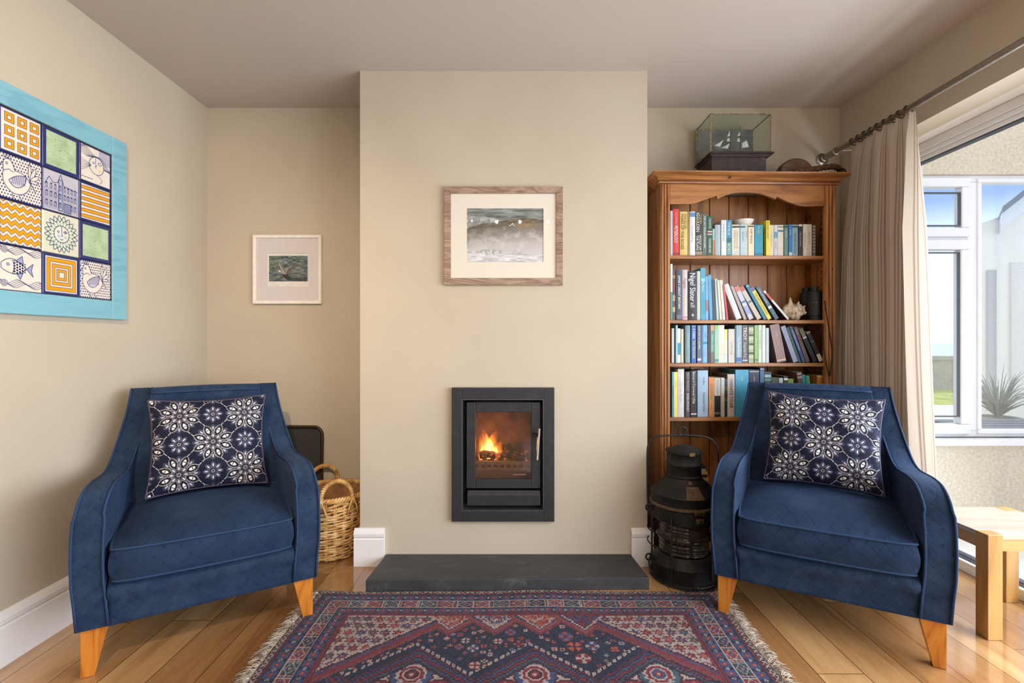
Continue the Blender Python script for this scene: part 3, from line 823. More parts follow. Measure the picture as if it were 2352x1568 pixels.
# ------------------------------------------------------------------ painted tile panel on the left wall
XP = XL + .018
tile = .1545
TY1 = 2.110; TZ1 = 1.875
NVY = (43, 52, 104); INK = (34, 42, 92); CRM = (226, 216, 204); ORG = (232, 156, 28); GRN = (176, 196, 156)
def tile_canvas(kind):
    N = 130; cv = Canvas(1, 1, N, N, CRM)
    cv.C += (fbm(cv.X * 8, cv.Y * 8, 4)[..., None] - .5) * 16
    def border(w): 
        d = np.minimum(np.minimum(cv.X, 1 - cv.X), np.minimum(cv.Y, 1 - cv.Y)); cv.sd(d - w, NVY)
    if kind == 'squares':
        for i in range(3):
            for j in range(3):
                x, y = .12 + .29 * i, .10 + .29 * j
                cv.rect(x, x + .22, y, y + .22, INK); cv.rect(x + .01, x + .21, y + .01, y + .21, ORG); cv.rect(x + .06, x + .16, y + .06, y + .16, INK); cv.rect(x + .07, x + .15, y + .07, y + .15, CRM)
        border(.045)
    elif kind == 'green':
        cv.C[:] = np.array(GRN) + (fbm(cv.X * 5, cv.Y * 5, 12)[..., None] - .5) * 40
        sp = fbm(cv.X * 40, cv.Y * 40, 2, 2) > .80; cv.C[sp] = (104, 128, 92); border(.09)
    elif kind == 'bars':
        for k in range(6):
            y = .13 + .148 * k; d = np.abs(cv.Y - y - .02 * (cv.X - .5)) - .036 * np.sqrt(np.clip(1 - (2 * (cv.X - .5) / .98) ** 6, 0, 1)); cv.sd(d - .012, INK); cv.sd(d, ORG)
        border(.05)
    elif kind == 'zigzag':
        ph = np.abs(((cv.X * 5.5) % 1) - .5) * .16
        for k in range(-1, 6):
            d = np.abs(cv.Y - (.10 + .175 * k) - ph) - .045; cv.sd(d - .012, INK); cv.sd(d, ORG)
        border(.03)
    elif kind == 'concentric':
        for r_, c in ((.40, INK), (.39, ORG), (.31, INK), (.30, CRM), (.26, INK), (.25, ORG), (.185, INK), (.175, CRM), (.14, INK), (.13, ORG), (.075, INK), (.065, CRM)):
            cv.rect(.5 - r_, .5 + r_, .5 - r_, .5 + r_, c)
        border(.07)
    elif kind == 'sunflower':
        cv.C = cv.C * .6 + np.array((196, 206, 168)) * .4
        X, Y = cv.X - .5, cv.Y - .5; r_ = np.hypot(X, Y); th = np.arctan2(Y, X)
        for (n_, r0, r1, wd, off) in ((20, .20, .46, .055, 0), (20, .18, .36, .05, .5)):
            a = ((th / (2 * pi) * n_ + off) % 1 - .5) * 2 * pi / n_ * r_
            mid_, hl = (r0 + r1) / 2, (r1 - r0) / 2; w_ = wd * (1 - ((r_ - mid_) / hl) ** 2)
            inside = (np.abs(r_ - mid_) < hl); d = np.where(inside, np.abs(np.abs(a) - w_) - .009, 1)
            cv.sd(np.where(inside & (np.abs(a) < w_), -1, 1), (206, 214, 190)) ; cv.sd(d, INK)
        cv.disk(.5, .5, .21, INK); cv.disk(.5, .5, .198, (222, 216, 204))
        cv.disk(.42, .44, .04, (176, 196, 206)); cv.disk(.60, .44, .04, (176, 196, 206))
        cv.line([(.5, .69), (.5, .52), (.53, .47), (.49, .45)], .014, INK); cv.line([(.46, .38), (.5, .36), (.54, .38)], .014, INK); cv.disk(.41, .55, .022, INK, .012)
        cv.line([(.55, .56), (.6, .60), (.66, .56), (.6, .53), (.55, .56)], .012, INK); cv.disk(.605, .565, .016, INK)
    elif kind == 'building':
        cv.C = cv.C * .55 + np.array((148, 152, 186)) * .45
        for k in range(24): cv.line([(.05 + k * .039, .06), (.05 + k * .039, .55)], .006, INK)
        cv.rect(.42, .52, .06, .82, (170, 172, 200)); cv.rect(.42, .52, .06, .82, INK, .014)
        cv.line([(.05, .62), (.16, .82), (.28, .70), (.40, .74), (.42, .82), (.47, .95), (.52, .82), (.55, .70), (.95, .64)], .014, INK)
        for y in (.60, .40, .18):
            for x in (.10, .22, .33, .46, .58, .68, .78, .88):
                cv.disk(x, y + .05, .03, INK); cv.rect(x - .03, x + .03, y - .05, y + .05, INK); cv.rect(x - .02, x + .02, y - .04, y + .05, (190, 190, 210)); cv.line([(x, y - .04), (x, y + .06)], .007, INK)
        cv.rect(.56, .76, .05, .27, (150, 152, 186)); cv.rect(.56, .76, .05, .27, INK, .014)
        for k in range(5): cv.line([(.59 + k * .035, .05), (.59 + k * .035, .25)], .008, INK)
        border(.02)
    elif kind in ('bird', 'birdsmall'):
        gx, gy = cv.X * 15, cv.Y * 15; gx = gx + .5 * (np.floor(gy) % 2)
        cv.sd(np.hypot(gx % 1 - .5, gy % 1 - .5) / 15 - .017, INK)
        body = [(.10, .62)] + bez((.10, .62), (.02, .30), (.30, .16)) + bez((.30, .16), (.62, .10), (.72, .45)) + bez((.72, .45), (.60, .70), (.35, .66)) + bez((.35, .66), (.30, .90), (.18, .88)) + bez((.18, .88), (.06, .86), (.10, .62))
        cv.poly(body, CRM, .014, INK)
        cv.poly(bez((.22, .42), (.40, .62), (.62, .60)) + bez((.62, .60), (.60, .34), (.40, .30)) + bez((.40, .30), (.28, .30), (.22, .42)), (200, 194, 206), .014, INK)
        for k in range(8): cv.line([(.28 + k * .043, .36 + k * .004), (.32 + k * .04, .52 + k * .012)], .010, INK)
        for (tx, ty) in ((.70, .95), (.85, .88), (.93, .72), (.92, .55), (.84, .30)):
            cv.poly(bez((.70, .52), ((.70 + tx) / 2 - .07, (.52 + ty) / 2 + .06), (tx, ty)) + bez((tx, ty), ((.70 + tx) / 2 + .07, (.52 + ty) / 2 - .06), (.70, .52)), CRM, .012, INK)
        cv.disk(.17, .78, .022, INK, .012); cv.line([(.08, .76), (.02, .72), (.08, .70)], .013, INK); cv.line([(.10, .60), (.22, .66), (.32, .62)], .012, INK)
        for x in (.12, .18, .24): cv.disk(x, .92, .025, INK, .01)
        cv.line([(.30, .16), (.30, .07), (.36, .05)], .013, INK); cv.line([(.45, .16), (.47, .07), (.53, .05)], .013, INK); border(.022)
    elif kind == 'fish':
        for y0 in (.86, .12):
            for q in range(5): cv.line([(x / 30, y0 + q * .022 + .05 * sin(x / 30 * 13 + .6 * q)) for x in range(31)], .009, INK)
            cv.disk(.12, y0 + .04, .07, CRM); 
            for q in (.07, .045, .02): cv.disk(.12, y0 + .04, q, INK, .01)
        cv.poly(bez((.05, .60), (.30, .86), (.62, .52)) + bez((.62, .52), (.40, .26), (.05, .48)), CRM, .014, INK)
        X, Y = cv.X, cv.Y; sc_ = (np.hypot((X * 16) % 1 - .5, ((Y * 16 + .5 * (np.floor(X * 16) % 2)) % 1 - .5)) < .38) & (X > .32) & (X < .60) & (np.abs(Y - .53) < .16 * (1 - ((X - .36) / .3) ** 2 * .6)); cv.C[sc_] = INK
        cv.line(bez((.30, .68), (.37, .55), (.30, .38)), .014, INK); cv.disk(.20, .58, .03, INK, .011); cv.disk(.20, .58, .01, INK)
        cv.poly([(.62, .52), (.78, .66), (.74, .50), (.78, .36)], (160, 162, 194), .013, INK); cv.poly([(.38, .68), (.52, .80), (.55, .62)], (160, 162, 194), .013, INK); cv.poly([(.40, .38), (.48, .27), (.54, .42)], (160, 162, 194), .013, INK)
        border(.012)
    elif kind == 'wind':
        for q in range(7): cv.line([(.05 + x / 30 * .9, .92 - q * .026 - .35 * (x / 30) ** 1.6 + .045 * sin(x / 30 * 11 + .5 * q)) for x in range(31)], .010, INK)
        cv.C[(cv.Y > .62) & (cv.X > .6)] = cv.C[(cv.Y > .62) & (cv.X > .6)] * .6 + np.array((110, 112, 160)) * .4
        cv.disk(.52, .52, .24, INK); cv.disk(.52, .52, .226, CRM); cv.disk(.62, .42, .04, (236, 205, 120)); cv.line([(.5, .74), (.48, .56), (.53, .53), (.47, .5), (.52, .46)], .013, INK); cv.disk(.42, .58, .022, INK, .011)
        cv.line([(.56, .60), (.62, .65), (.69, .60), (.62, .56), (.56, .60)], .012, INK)
        for q in range(6): cv.line([(.34, .47 + q * .008), (.05, .30 + q * .06)], .008, INK)
        cv.line([(.05 + .05 * k, .12 + .03 * (k % 2)) for k in range(8)], .012, INK); cv.line(bez((.55, .28), (.80, .18), (.62, .08)), .01, INK); border(.04)
    return cv
kinds = [['green', 'squares', 'green', 'wind'], ['concentric', 'bird', 'building', 'bars'], ['sunflower', 'zigzag', 'sunflower', 'green'], ['bars', 'fish', 'concentric', 'birdsmall']]
tp = thing('tile_panel', 'panel of hand-painted tiles in a sky-blue frame on the left wall', 'tile panel', (XL, TY1 - 2 * tile, TZ1 - 4 * tile - .08))
fwid = .078
py0, py1 = TY1 - 4 * tile, TY1
pz0, pz1 = TZ1 - 4 * tile, TZ1
mf = wood('blue_paint_wood', [(0, (104, 160, 176)), (.4, (122, 178, 194)), (1, (132, 186, 200))], 'y', 2.0, .5, bump=.15)
for (a0, a1, c0, c1) in ((py0 - fwid, py1, pz1, pz1 + fwid), (py0 - fwid, py1, pz0 - fwid, pz0), (py1, py1 + fwid, pz0 - fwid, pz1 + fwid), (py0 - fwid, py0, pz0, pz1)):
    MB().box(XL + .0005, XP + .006, a0, a1 - .0006, c0, c1).build('frame_rail', mf, parent=tp, world=True, bevel=.003)
MB().box(XL + .0005, XP - .006, py0, py1, pz0, pz1).build('backing_board', plain((44, 40, 60), .7), parent=tp, world=True)
b = MB()
frame_rect(b, 0, 1, 0, 1, .004, 0, .001); b = MB()
for (a0, a1, c0, c1) in ((py0, py1, pz1 - .003, pz1), (py0, py1, pz0, pz0 + .002), (py1 - .002, py1, pz0, pz1)): b.box(XP - .006, XP + .001, a0, a1, c0, c1)
b.build('inner_rebate', plain((70, 48, 34), .7), parent=tp, world=True)
M_TILE = vcol_mat('glazed_tile', .22, .5)
_tc = {}
for rw in range(4):
    for cl in range(4):
        k = kinds[rw][cl]
        if k not in _tc: _tc[k] = tile_canvas(k)
        cv = _tc[k]; n_ = cv.C.shape[0]
        P = np.zeros((n_, n_, 3)); g = .0012
        y0_ = py0 + cl * tile + g; z0_ = pz1 - (rw + 1) * tile + g; s_ = tile - 2 * g
        dd = np.minimum(np.minimum(cv.X, 1 - cv.X), np.minimum(cv.Y, 1 - cv.Y))
        P[..., 0] = XP - .0052 + .0045 * np.clip(dd / .02, 0, 1) ** .5; P[..., 1] = y0_ + cv.X * s_; P[..., 2] = z0_ + cv.Y * s_
        grid_mesh('tile', P, M_TILE, cv.C, parent=tp, world=True)

# ------------------------------------------------------------------ armchairs
def fabric(name, mode, base=(38, 60, 98)):
    m = NM(name, base, .85, spec=.15)
    tc = m.node('ShaderNodeTexCoord'); sp = m.node('ShaderNodeSeparateXYZ'); m.link(tc.outputs['Object'], sp.inputs[0])
    x, y, z = sp.outputs
    if mode == 'body': p = m.math('ADD', x, y); q = z
    else: p = x; q = m.math('SUBTRACT', y, z)
    a = m.math('DIVIDE', m.math('ADD', p, q), .052); bb = m.math('DIVIDE', m.math('SUBTRACT', p, q), .052)
    fa = m.math('ABSOLUTE', m.math('SUBTRACT', m.math('FRACT', a), .5)); fb = m.math('ABSOLUTE', m.math('SUBTRACT', m.math('FRACT', bb), .5))
    la = m.math('SUBTRACT', 1, m.math('MULTIPLY', m.math('MINIMUM', fa, fb), 14), clamp=True)
    dot = m.math('MULTIPLY', m.math('SUBTRACT', 1, m.math('MULTIPLY', m.math('MAXIMUM', fa, fb), 8), clamp=True), 2.0, clamp=True)
    n1 = m.noise(tc.outputs['Object'], 6, 5, .65); n2 = m.noise(tc.outputs['Object'], 700, 2)
    c = m.ramp(n1, [(.3, tuple(k * .78 for k in base)), (.55, base), (.78, tuple(min(255, k * 1.28 + 5) for k in base))])
    c = m.mix(m.math('MULTIPLY', la, .16), c, tuple(k * .7 for k in base))
    c = m.mix(m.math('MULTIPLY', dot, .7), c, tuple(k * .5 for k in base))
    c = m.mix(m.math('MULTIPLY', n2, .28), c, tuple(min(255, k * 1.35 + 8) for k in base))
    nw = m.noise(tc.outputs['Object'], 9, 5, .7)
    wear = m.math('MULTIPLY', m.ramp(nw, [(.42, (0, 0, 0)), (.66, (255, 255, 255))]), .34 if mode == 'body' else .16)
    c = m.mix(wear, c, (66, 83, 104))
    m.col(c)
    h = m.math('SUBTRACT', m.math('ADD', m.math('MULTIPLY', n2, .35), m.math('MULTIPLY', m.noise(tc.outputs['Object'], 14, 3), 3.0)), m.math('MULTIPLY', la, .5))
    m.bump(h, .35, .004)
    m.b.inputs['Sheen Weight'].default_value = .15; m.b.inputs['Sheen Roughness'].default_value = .5
    m.b.inputs['Sheen Tint'].default_value = lin((120, 150, 200))
    return m.mat
M_FAB = fabric('navy_fabric', 'body', (28, 43, 67)); M_FABS = fabric('navy_seat_fabric', 'seat', (27, 42, 66))
m = NM('piping', (42, 62, 94), .8, spec=.2); M_PIPE = m.mat
M_LEG = wood('varnished_leg', [(0, (150, 80, 22)), (.4, (188, 112, 36)), (1, (206, 130, 50))], 'z', 2.0, .3)

ZT = [(0, .530), (.006, .556), (.016, .576), (.03, .590), (.05, .600), (.08, .604), (.14, .603), (.20, .598), (.27, .590), (.34, .584), (.39, .585), (.43, .594), (.46, .612), (.485, .642), (.505, .682), (.522, .730), (.538, .778), (.555, .822), (.572, .852), (.590, .872), (.612, .884), (.635, .880), (.648, .860)]
def lean(z, y=0.0):
    t = max(0, min(1, (z - .50) / .38)); t = t * t * (3 - 2 * t)
    return .366 - .080 * t - .024 * max(0, y) / .648 * (1 - t) + .009 * sin(pi * max(0, min(1, (z - .16) / .44))) ** 1.5 - .006 * max(0, (.30 - z) / .14)
ARM = .084
def make_chair(label, loc, rot):
    r = thing('armchair', label, 'armchair', loc, rot, group='blue armchairs by the fireplace')
    zb_ = .158
    for s in (-1, 1):
        vs = []; fs = []; K = 16
        for (y, zt) in ZT:
            loop = []
            levels = [0, .15, .3, .45, .6, .75, .88]
            rad = .018
            # outer side going up, over the top, inner side going down
            for t in levels:
                z = zb_ + (zt - rad - zb_) * t; loop.append((lean(z, y), z))
            zc = zt - rad
            for a in (0, 22, 45, 67, 90): loop.append((lean(zc, y) - rad + rad * cos(R(a)), zc + rad * sin(R(a))))
            for a in (90, 113, 135, 158, 180): loop.append((lean(zc, y) - ARM + rad + rad * cos(R(a)), zc + rad * sin(R(a))))
            for t in reversed(levels):
                z = zb_ + (zt - rad - zb_) * t; puff = .006 * sin(pi * t) if y > .05 else 0
                loop.append((lean(z, y) - ARM - puff, z))
            vs += [(s * p[0], y, p[1]) for p in loop]
        n = len(loop)
        for i in range(len(ZT) - 1):
            for k in range(n):
                l = (k + 1) % n
                fs.append((i * n + k, i * n + l, (i + 1) * n + l, (i + 1) * n + k))
        fs.append(tuple(range(n))); fs.append(tuple((len(ZT) - 1) * n + k for k in range(n - 1, -1, -1)))
        arm = MB().add(vs, fs).build('arm', M_FAB, parent=r, autos=60, bevel=.006)
        pip = MB()
        for off in (-.002, -ARM + .002):
            pts = [(s * (lean(.18) + off), -.003, zb_ + .004)]
            for t in (.2, .4, .6, .8, .95): z = zb_ + (.53 - zb_) * t; pts.append((s * (lean(z) + off), -.004, z))
            for (y, zt) in ZT[:-2]: pts.append((s * (lean(zt - .01, y) + off + (-.004 if off > -.01 else .004)), y - .003, zt - .002))
            pip.tube(pts, .0042, 6)
        pip.build('piping', M_PIPE, parent=arm, smooth=True)
    # back: cushion panel between the wings, and the outside back
    def backpanel(y_of, half_of, z0, z1, thick_top=.02, nx=20, nz=26):
        pass
    hz = lambda z: lean(z) - ARM + .004
    vs = []; fs = []; nx = 18; rows = []
    for i in range(25):
        t = i / 24; z = .25 + (.862 - .25) * t
        rows.append((z, .440 + .085 * t, hz(z)))
    for a in (20, 45, 70, 90): rows.append((.862 + .022 * sin(R(a)), .525 + .022 * (1 - cos(R(a))), hz(.86)))
    rows += [(.884, .60, hz(.86)), (.882, .625, hz(.86)), (.866, .645, hz(.86)), (.8, .648, hz(.8)), (.6, .648, hz(.6)), (.3, .648, hz(.3)), (.16, .648, hz(.16))]
    for (z, y, h) in rows:
        for k in range(nx + 1):
            u = -1 + 2 * k / nx
            puff = .016 * (1 - u ** 4) * sin(pi * min(1, max(0, (z - .25) / .65))) if y < .53 else 0
            vs.append((u * h, y - puff, z + (.004 * cos(u * 1.6) if z > .85 else 0)))
    for i in range(len(rows) - 1):
        for k in range(nx): fs.append((i * (nx + 1) + k, i * (nx + 1) + k + 1, (i + 1) * (nx + 1) + k + 1, (i + 1) * (nx + 1) + k))
    back = MB().add(vs, fs).build('backrest', M_FAB, parent=r, autos=70)
    pts = [(hz(.855) * u, .522 - .006 * (1 - u * u), .866 + .003 * cos(u * 1.6)) for u in [k / 8 for k in range(-8, 9)]]
    pts2 = [(u * (lean(.87) - .004), .645, .868 + .006 * cos(u * 1.6)) for u in [k / 8 for k in range(-8, 9)]]
    MB().tube(pts, .004, 6).tube(pts2, .004, 6).build('piping', M_PIPE, parent=back, smooth=True)
    # base with a slightly gathered slip cover
    vs = []; fs = []; nx = 40; H = lean(.2) - ARM + .002
    prof = [(.158, -.001), (.17, .003), (.20, .006), (.225, .004), (.245, -.006), (.262, -.010), (.276, -.002), (.290, .012), (.30, .03), (.302, .10), (.302, .50)]
    for (z, y) in prof:
        for k in range(nx + 1):
            u = -1 + 2 * k / nx
            dz = -.012 * (1 - u * u) * (z < .2) * 0
            wob = .004 * sin(u * 23 + z * 60) * (abs(u) > .7) * (z > .2)
            vs.append((u * H, y + wob, z + dz + .008 * abs(u) ** 6 * (z > .22) * (z < .29)))
    for i in range(len(prof) - 1):
        for k in range(nx): fs.append((i * (nx + 1) + k, i * (nx + 1) + k + 1, (i + 1) * (nx + 1) + k + 1, (i + 1) * (nx + 1) + k))
    MB().add(vs, fs).build('seat_base', M_FAB, parent=r, smooth=True, solid=.004)
    # seat cushion: crowned box cushion with piping
    def cush(u, v):   # u,v in -1..1 -> outline rounded rect
        return u, v
    W2, Y0, Y1, Zb, Zt = .276, -.012, .455, .298, .405
    N = 40; P = []
    vs = []; fs = []
    def top(u, v):
        c = (1 - abs(u) ** 3.2) * (1 - abs(v) ** 3.2)
        return Zt + .050 * c + .030 * (v + 1) / 2 + .0016 * sin(u * 9 + v * 4) * c
    def bot(u, v): return Zb + .0 * u
    def outline(u, v):
        # squircle-ish corners, soft bulge of the front edge
        x = W2 * u * (1 - .022 * v * v * v * v * (1 if v < 0 else .3)); y = Y0 + (Y1 - Y0) * (v + 1) / 2
        if v < 0: y -= .010 * (1 - u * u) * (-v) ** 6
        if v < 0: y += .014 * abs(u) ** 10 * (-v) ** 6
        return x, y
    for i in range(N + 1):
        for k in range(N + 1):
            u = -1 + 2 * k / N; v = -1 + 2 * i / N; x, y = outline(u, v); vs.append((x, y, top(u, v)))
    for i in range(N):
        for k in range(N): fs.append((i * (N + 1) + k, i * (N + 1) + k + 1, (i + 1) * (N + 1) + k + 1, (i + 1) * (N + 1) + k))
    ring = [(-1 + 2 * k / N, -1) for k in range(N)] + [(1, -1 + 2 * k / N) for k in range(N)] + [(1 - 2 * k / N, 1) for k in range(N)] + [(-1, 1 - 2 * k / N) for k in range(N)]
    base = len(vs); lv = 7
    for j in range(lv):
        t = j / (lv - 1)
        for (u, v) in ring:
            x, y = outline(u, v); z = top(u, v) * (1 - t) + bot(u, v) * t
            bu = .010 * sin(pi * t); cx_, cy_ = x * 1.0, y
            nx_ = u if abs(u) == 1 else 0; ny_ = v if abs(v) == 1 else 0
            wob = .0018 * (sin(u * 7 + 2 * sin(u * 4 + 1) + t * 2) + .5 * sin(u * 13 + t * 3)) * sin(pi * t) * (v == -1)
            vs.append((x + nx_ * bu, y + ny_ * bu + wob, z))
    m_ = len(ring)
    for j in range(lv - 1):
        for k in range(m_): l = (k + 1) % m_; fs.append((base + j * m_ + k, base + j * m_ + l, base + (j + 1) * m_ + l, base + (j + 1) * m_ + k))
    fs.append(tuple(base + (lv - 1) * m_ + k for k in range(m_)))
    sc_ = MB().add(vs, fs).build('seat_cushion', M_FABS, parent=r, autos=65)
    pp = MB()
    pp.tube([(outline(u, v)[0] + .003 * u * (abs(u) == 1), outline(u, v)[1] + .003 * v * (abs(v) == 1), top(u, v)) for (u, v) in ring], .0042, 6, closed=True)
    pp.tube([(outline(u, v)[0], outline(u, v)[1] - .001, Zb + .002) for (u, v) in ring], .0042, 6, closed=True)
    pp.build('piping', M_PIPE, parent=sc_, smooth=True)
    # legs
    for (sx, yy) in ((-1, 0), (1, 0), (-1, 1), (1, 1)):
        y0 = .012 if yy == 0 else .62; dy = 1 if yy == 0 else -1
        xo = (.352 if yy == 0 else .325) * sx
        zf = .001
        if yy == 0: botq = [(xo, y0 + .004, zf), (xo - sx * .036, y0 + .004, zf), (xo - sx * .036, y0 + .040, zf), (xo, y0 + .040, zf)]
        else: botq = [(xo, y0, .001), (xo - sx * .036, y0, .001), (xo - sx * .036, y0 - .036, .001), (xo, y0 - .036, .001)]
        topq = [(xo, y0, .165), (xo - sx * .074, y0, .165), (xo - sx * .074, y0 + dy * .06, .165), (xo, y0 + dy * .06, .165)]
        MB().hexa(botq, topq).build('leg', M_LEG, parent=r, bevel=.002)
    return r
chA = make_chair('worn blue armchair with patterned scatter cushion, left of the fireplace by the tile panel', (-1.078, 1.768, 0), R(31.6))
chB = copy_tree(chA); chB.location = (1.121, 1.801, 0); chB.rotation_euler = (0, 0, R(-29.4))
chB['label'] = 'blue armchair with patterned scatter cushion, right of the fireplace before the bookcase'

# scatter cushions
def flower_pattern(U, V):
    base = np.array((24, 28, 48.)); W = np.array((236, 228, 222.)); G = np.array((150, 142, 146.)); Dk = np.array((20, 22, 36.))
    C = np.zeros(U.shape + (3,)) + base
    C += (fbm(U * 20, V * 20, 3)[..., None] - .5) * 12
    cell = .232
    def mask(d, w=.0006): return np.clip(.5 - d / (2 * w), 0, 1)[..., None]
    def put(m_, c): 
        nonlocal C
        C = C * (1 - m_) + c * m_
    def petal(r_, th, n_, off, r0, r1, wd):
        a = ((th / (2 * pi) * n_ + off) % 1 - .5) * 2 * pi / n_
        t = (r_ * np.cos(a) - (r0 + r1) / 2) / ((r1 - r0) / 2); lat = np.abs(r_ * np.sin(a))
        w_ = wd * np.clip(1 - np.abs(t) ** 2.2, 0, None) ** .8
        d = np.where(np.abs(t) < 1, lat - w_, .01 + 0 * lat); return d, lat, t
    for kind in ('big', 'small'):
        for sx, sy in (((0, 0), (.5, .5)) if kind == 'big' else ((.5, 0), (0, .5))):
            u = (U / cell - sx + .5) % 1 - .5; v = (V / cell - sy + .5) % 1 - .5
            u = u * cell; v = v * cell; r_ = np.hypot(u, v); th = np.arctan2(v, u)
            if kind == 'big':
                Rb = .072
                d, lat, t = petal(r_, th, 8, .5, .55 * Rb, 1.0 * Rb, .0085); put(mask(d), G * .8); put(mask(d + .0012), Dk * 2.2); put(mask(petal(r_, th, 8, .5, .68 * Rb, .90 * Rb, .0030)[0]), W * .8)
                d, lat, t = petal(r_, th, 8, 0, .32 * Rb, 1.02 * Rb, .0150); put(mask(d), W); put(mask(d + .0012), Dk); 
                dots = (np.abs(d + .0030) < .0007) & ((t * 26) % 1 < .5); C[dots] = W * .85
                d2, lat2, t2 = petal(r_, th, 8, 0, .50 * Rb, .84 * Rb, .0058); put(mask(d2), W); put(mask(np.abs(t2 * .8 - .1) * .012 - .0012 + (lat2 > .005) * .01), Dk)
                d, lat, t = petal(r_, th, 8, .5, .17 * Rb, .52 * Rb, .0070); put(mask(d), G); put(mask(d + .0016), Dk * 1.8); put(mask(petal(r_, th, 8, .5, .24 * Rb, .44 * Rb, .0030)[0]), W * .9)
                put(mask(r_ - .0105), Dk); put(mask(r_ - .0085), G); put(mask(r_ - .0045), Dk); put(mask(r_ - .0015), G)
            else:
                Rb = .036
                d, lat, t = petal(r_, th, 8, .5, .28 * Rb, 1.0 * Rb, .0072); put(mask(d), G); put(mask(d + .0011), Dk * 2.4); put(mask(petal(r_, th, 8, .5, .45 * Rb, .85 * Rb, .0022)[0]), W)
                put(mask(r_ - .0085), Dk); put(mask(r_ - .007), G); put(mask(r_ - .0032), Dk)
    # dashed links between neighbouring large flowers, bending round the small ones
    for sx, sy in ((.5, 0), (0, .5)):
        u = ((U / cell - sx + .5) % 1 - .5) * cell; v = ((V / cell - sy + .5) % 1 - .5) * cell
        rr_ = np.hypot(u, v); b = (np.arctan2(v, u) % (pi / 2)) - pi / 4
        ok = (np.abs(b) < R(15)) & (np.abs(b) > R(2.2)) & (rr_ < .07)
        put(mask(np.where(ok, np.abs(rr_ * np.cos(b) - .0545) - .0011, 1)), W * .95)
        ok = (np.abs(b) > R(24)) & (rr_ < .07) & (rr_ > .037)
        put(mask(np.where(ok & (np.abs(np.abs(b) - R(34)) < R(10)), np.abs(rr_ * np.cos(np.abs(b) - R(22)) - .049) - .0003, 1)), np.array((60, 76, 104.)))
    return C
M_CUSH = vcol_mat('printed_cotton', .75, .2, .15, 900)
def scatter_cushion(label, chair, cx, cz, cy, tilt, roll, offu, offv, seed, wid=.425, hgt=.385):
    N = 330
    u, v = np.meshgrid(np.linspace(-1, 1, N), np.linspace(1, -1, N))
    w2, h2 = wid / 2, hgt / 2
    pin = .088
    def shape(u, v, side):
        x = w2 * u * (1 - pin * (1 - v ** 2) * np.abs(u) ** 1.5) ; z = h2 * v * (1 - pin * (1 - u ** 2) * np.abs(v) ** 1.5)
        th = .062 * (np.clip(1 - np.abs(u) ** 2.4, 0, 1) * np.clip(1 - np.abs(v) ** 2.4, 0, 1)) ** .55
        wr = (fbm(u * 2.2 + seed, v * 2.2, seed, 3) - .5) * .022 * np.clip((1 - u ** 2) * (1 - v ** 2) * 6, 0, 1)
        fold = .004 * np.sin((u - v * .6) * 16 + seed) * np.clip(np.abs(u) - .55, 0, 1) * np.clip(1 - np.abs(u), 0, 1) * 8
        y = side * (th + (wr + fold) * (side < 0) * -1) 
        return x, y, z
    M = chair_matrix(chair) @ Matrix.Translation((cx, cy, cz)) @ Matrix.Rotation(tilt, 4, 'X') @ Matrix.Rotation(roll, 4, 'Y')
    r = thing('scatter_cushion', label, 'cushion', M @ Vector((0, 0, -h2)), rot=M.to_euler(), group='patterned navy scatter cushions')
    # front and back sheets welded along the rim in a single grid wrapped round
    x, y, z = shape(u, v, -1)
    Pf = np.stack([x, y, z + h2], -1)
    C = flower_pattern(x + offu, z + offv)
    nb = 41
    ub, vb = np.meshgrid(np.linspace(-1, 1, nb), np.linspace(1, -1, nb))
    fo = grid_mesh('front_cover', Pf, M_CUSH, C, parent=r)
    x2, y2, z2 = shape(ub, vb, 1)
    Cb = np.zeros(ub.shape + (3,)) + np.array((24, 28, 48.))
    grid_mesh('back_cover', np.stack([x2, y2, z2 + h2], -1), M_CUSH, Cb, parent=r)
    pts = []
    for k in range(40): pts.append((-1 + k / 20, 1))
    for k in range(40): pts.append((1, 1 - k / 20))
    for k in range(40): pts.append((1 - k / 20, -1))
    for k in range(40): pts.append((-1, -1 + k / 20))
    pp = [shape(np.array(float(a)), np.array(float(c)), -1) for a, c in pts]
    MB().tube([(float(p[0]), 0, float(p[2]) + h2) for p in pp], .0042, 6, closed=True).build('piping', plain((70, 58, 84), .7), parent=r, smooth=True)
    return r
def chair_matrix(c): return Matrix.LocRotScale(c.location, c.rotation_euler, c.scale)
scatter_cushion('navy scatter cushion with white flower print on the left armchair', chA, .005, .662, .362, R(-17), R(0), -.012, .004, 3)
scatter_cushion('navy scatter cushion with white flower print on the right armchair', chB, .018, .667, .356, R(-16), R(2), -.002, .012, 11)
# ------------------------------------------------------------------ pine bookcase
TH = math.atan(.028); cT, sT = cos(TH), sin(TH)
_r0 = (1517 - 1176) / F; BKX = _r0 * 2.509 / (1 - _r0 * .028); BKY = 2.509 + .028 * BKX
def lxp(px, dy=0.0):
    r_ = (px - 1176) / F
    return (r_ * BKY + r_ * dy * cT - BKX + dy * sT) / (cT - r_ * sT)
def lzp(py, lx, dy=0.0): return wz(py, BKY + lx * sT + dy * cT)
BKM = Matrix.Translation((BKX, BKY, 0)) @ Matrix.Rotation(TH, 4, 'Z')
def bkw(lx, dy, z): return BKM @ Vector((lx, dy, z))
PINE = [(0, (98, 58, 28)), (.3, (146, 93, 48)), (.6, (166, 111, 60)), (1, (177, 123, 70))]
M_PINE_Z = wood('pine_upright', PINE, 'z', 1.6, .38, ring=5)
M_PINE_X = wood('pine_rail', PINE, 'x', 1.6, .38, ring=5)
M_PINE_D = wood('pine_dark', [(0, (70, 34, 12)), (.4, (120, 66, 28)), (1, (150, 90, 44))], 'x', 1.6, .4, ring=7)
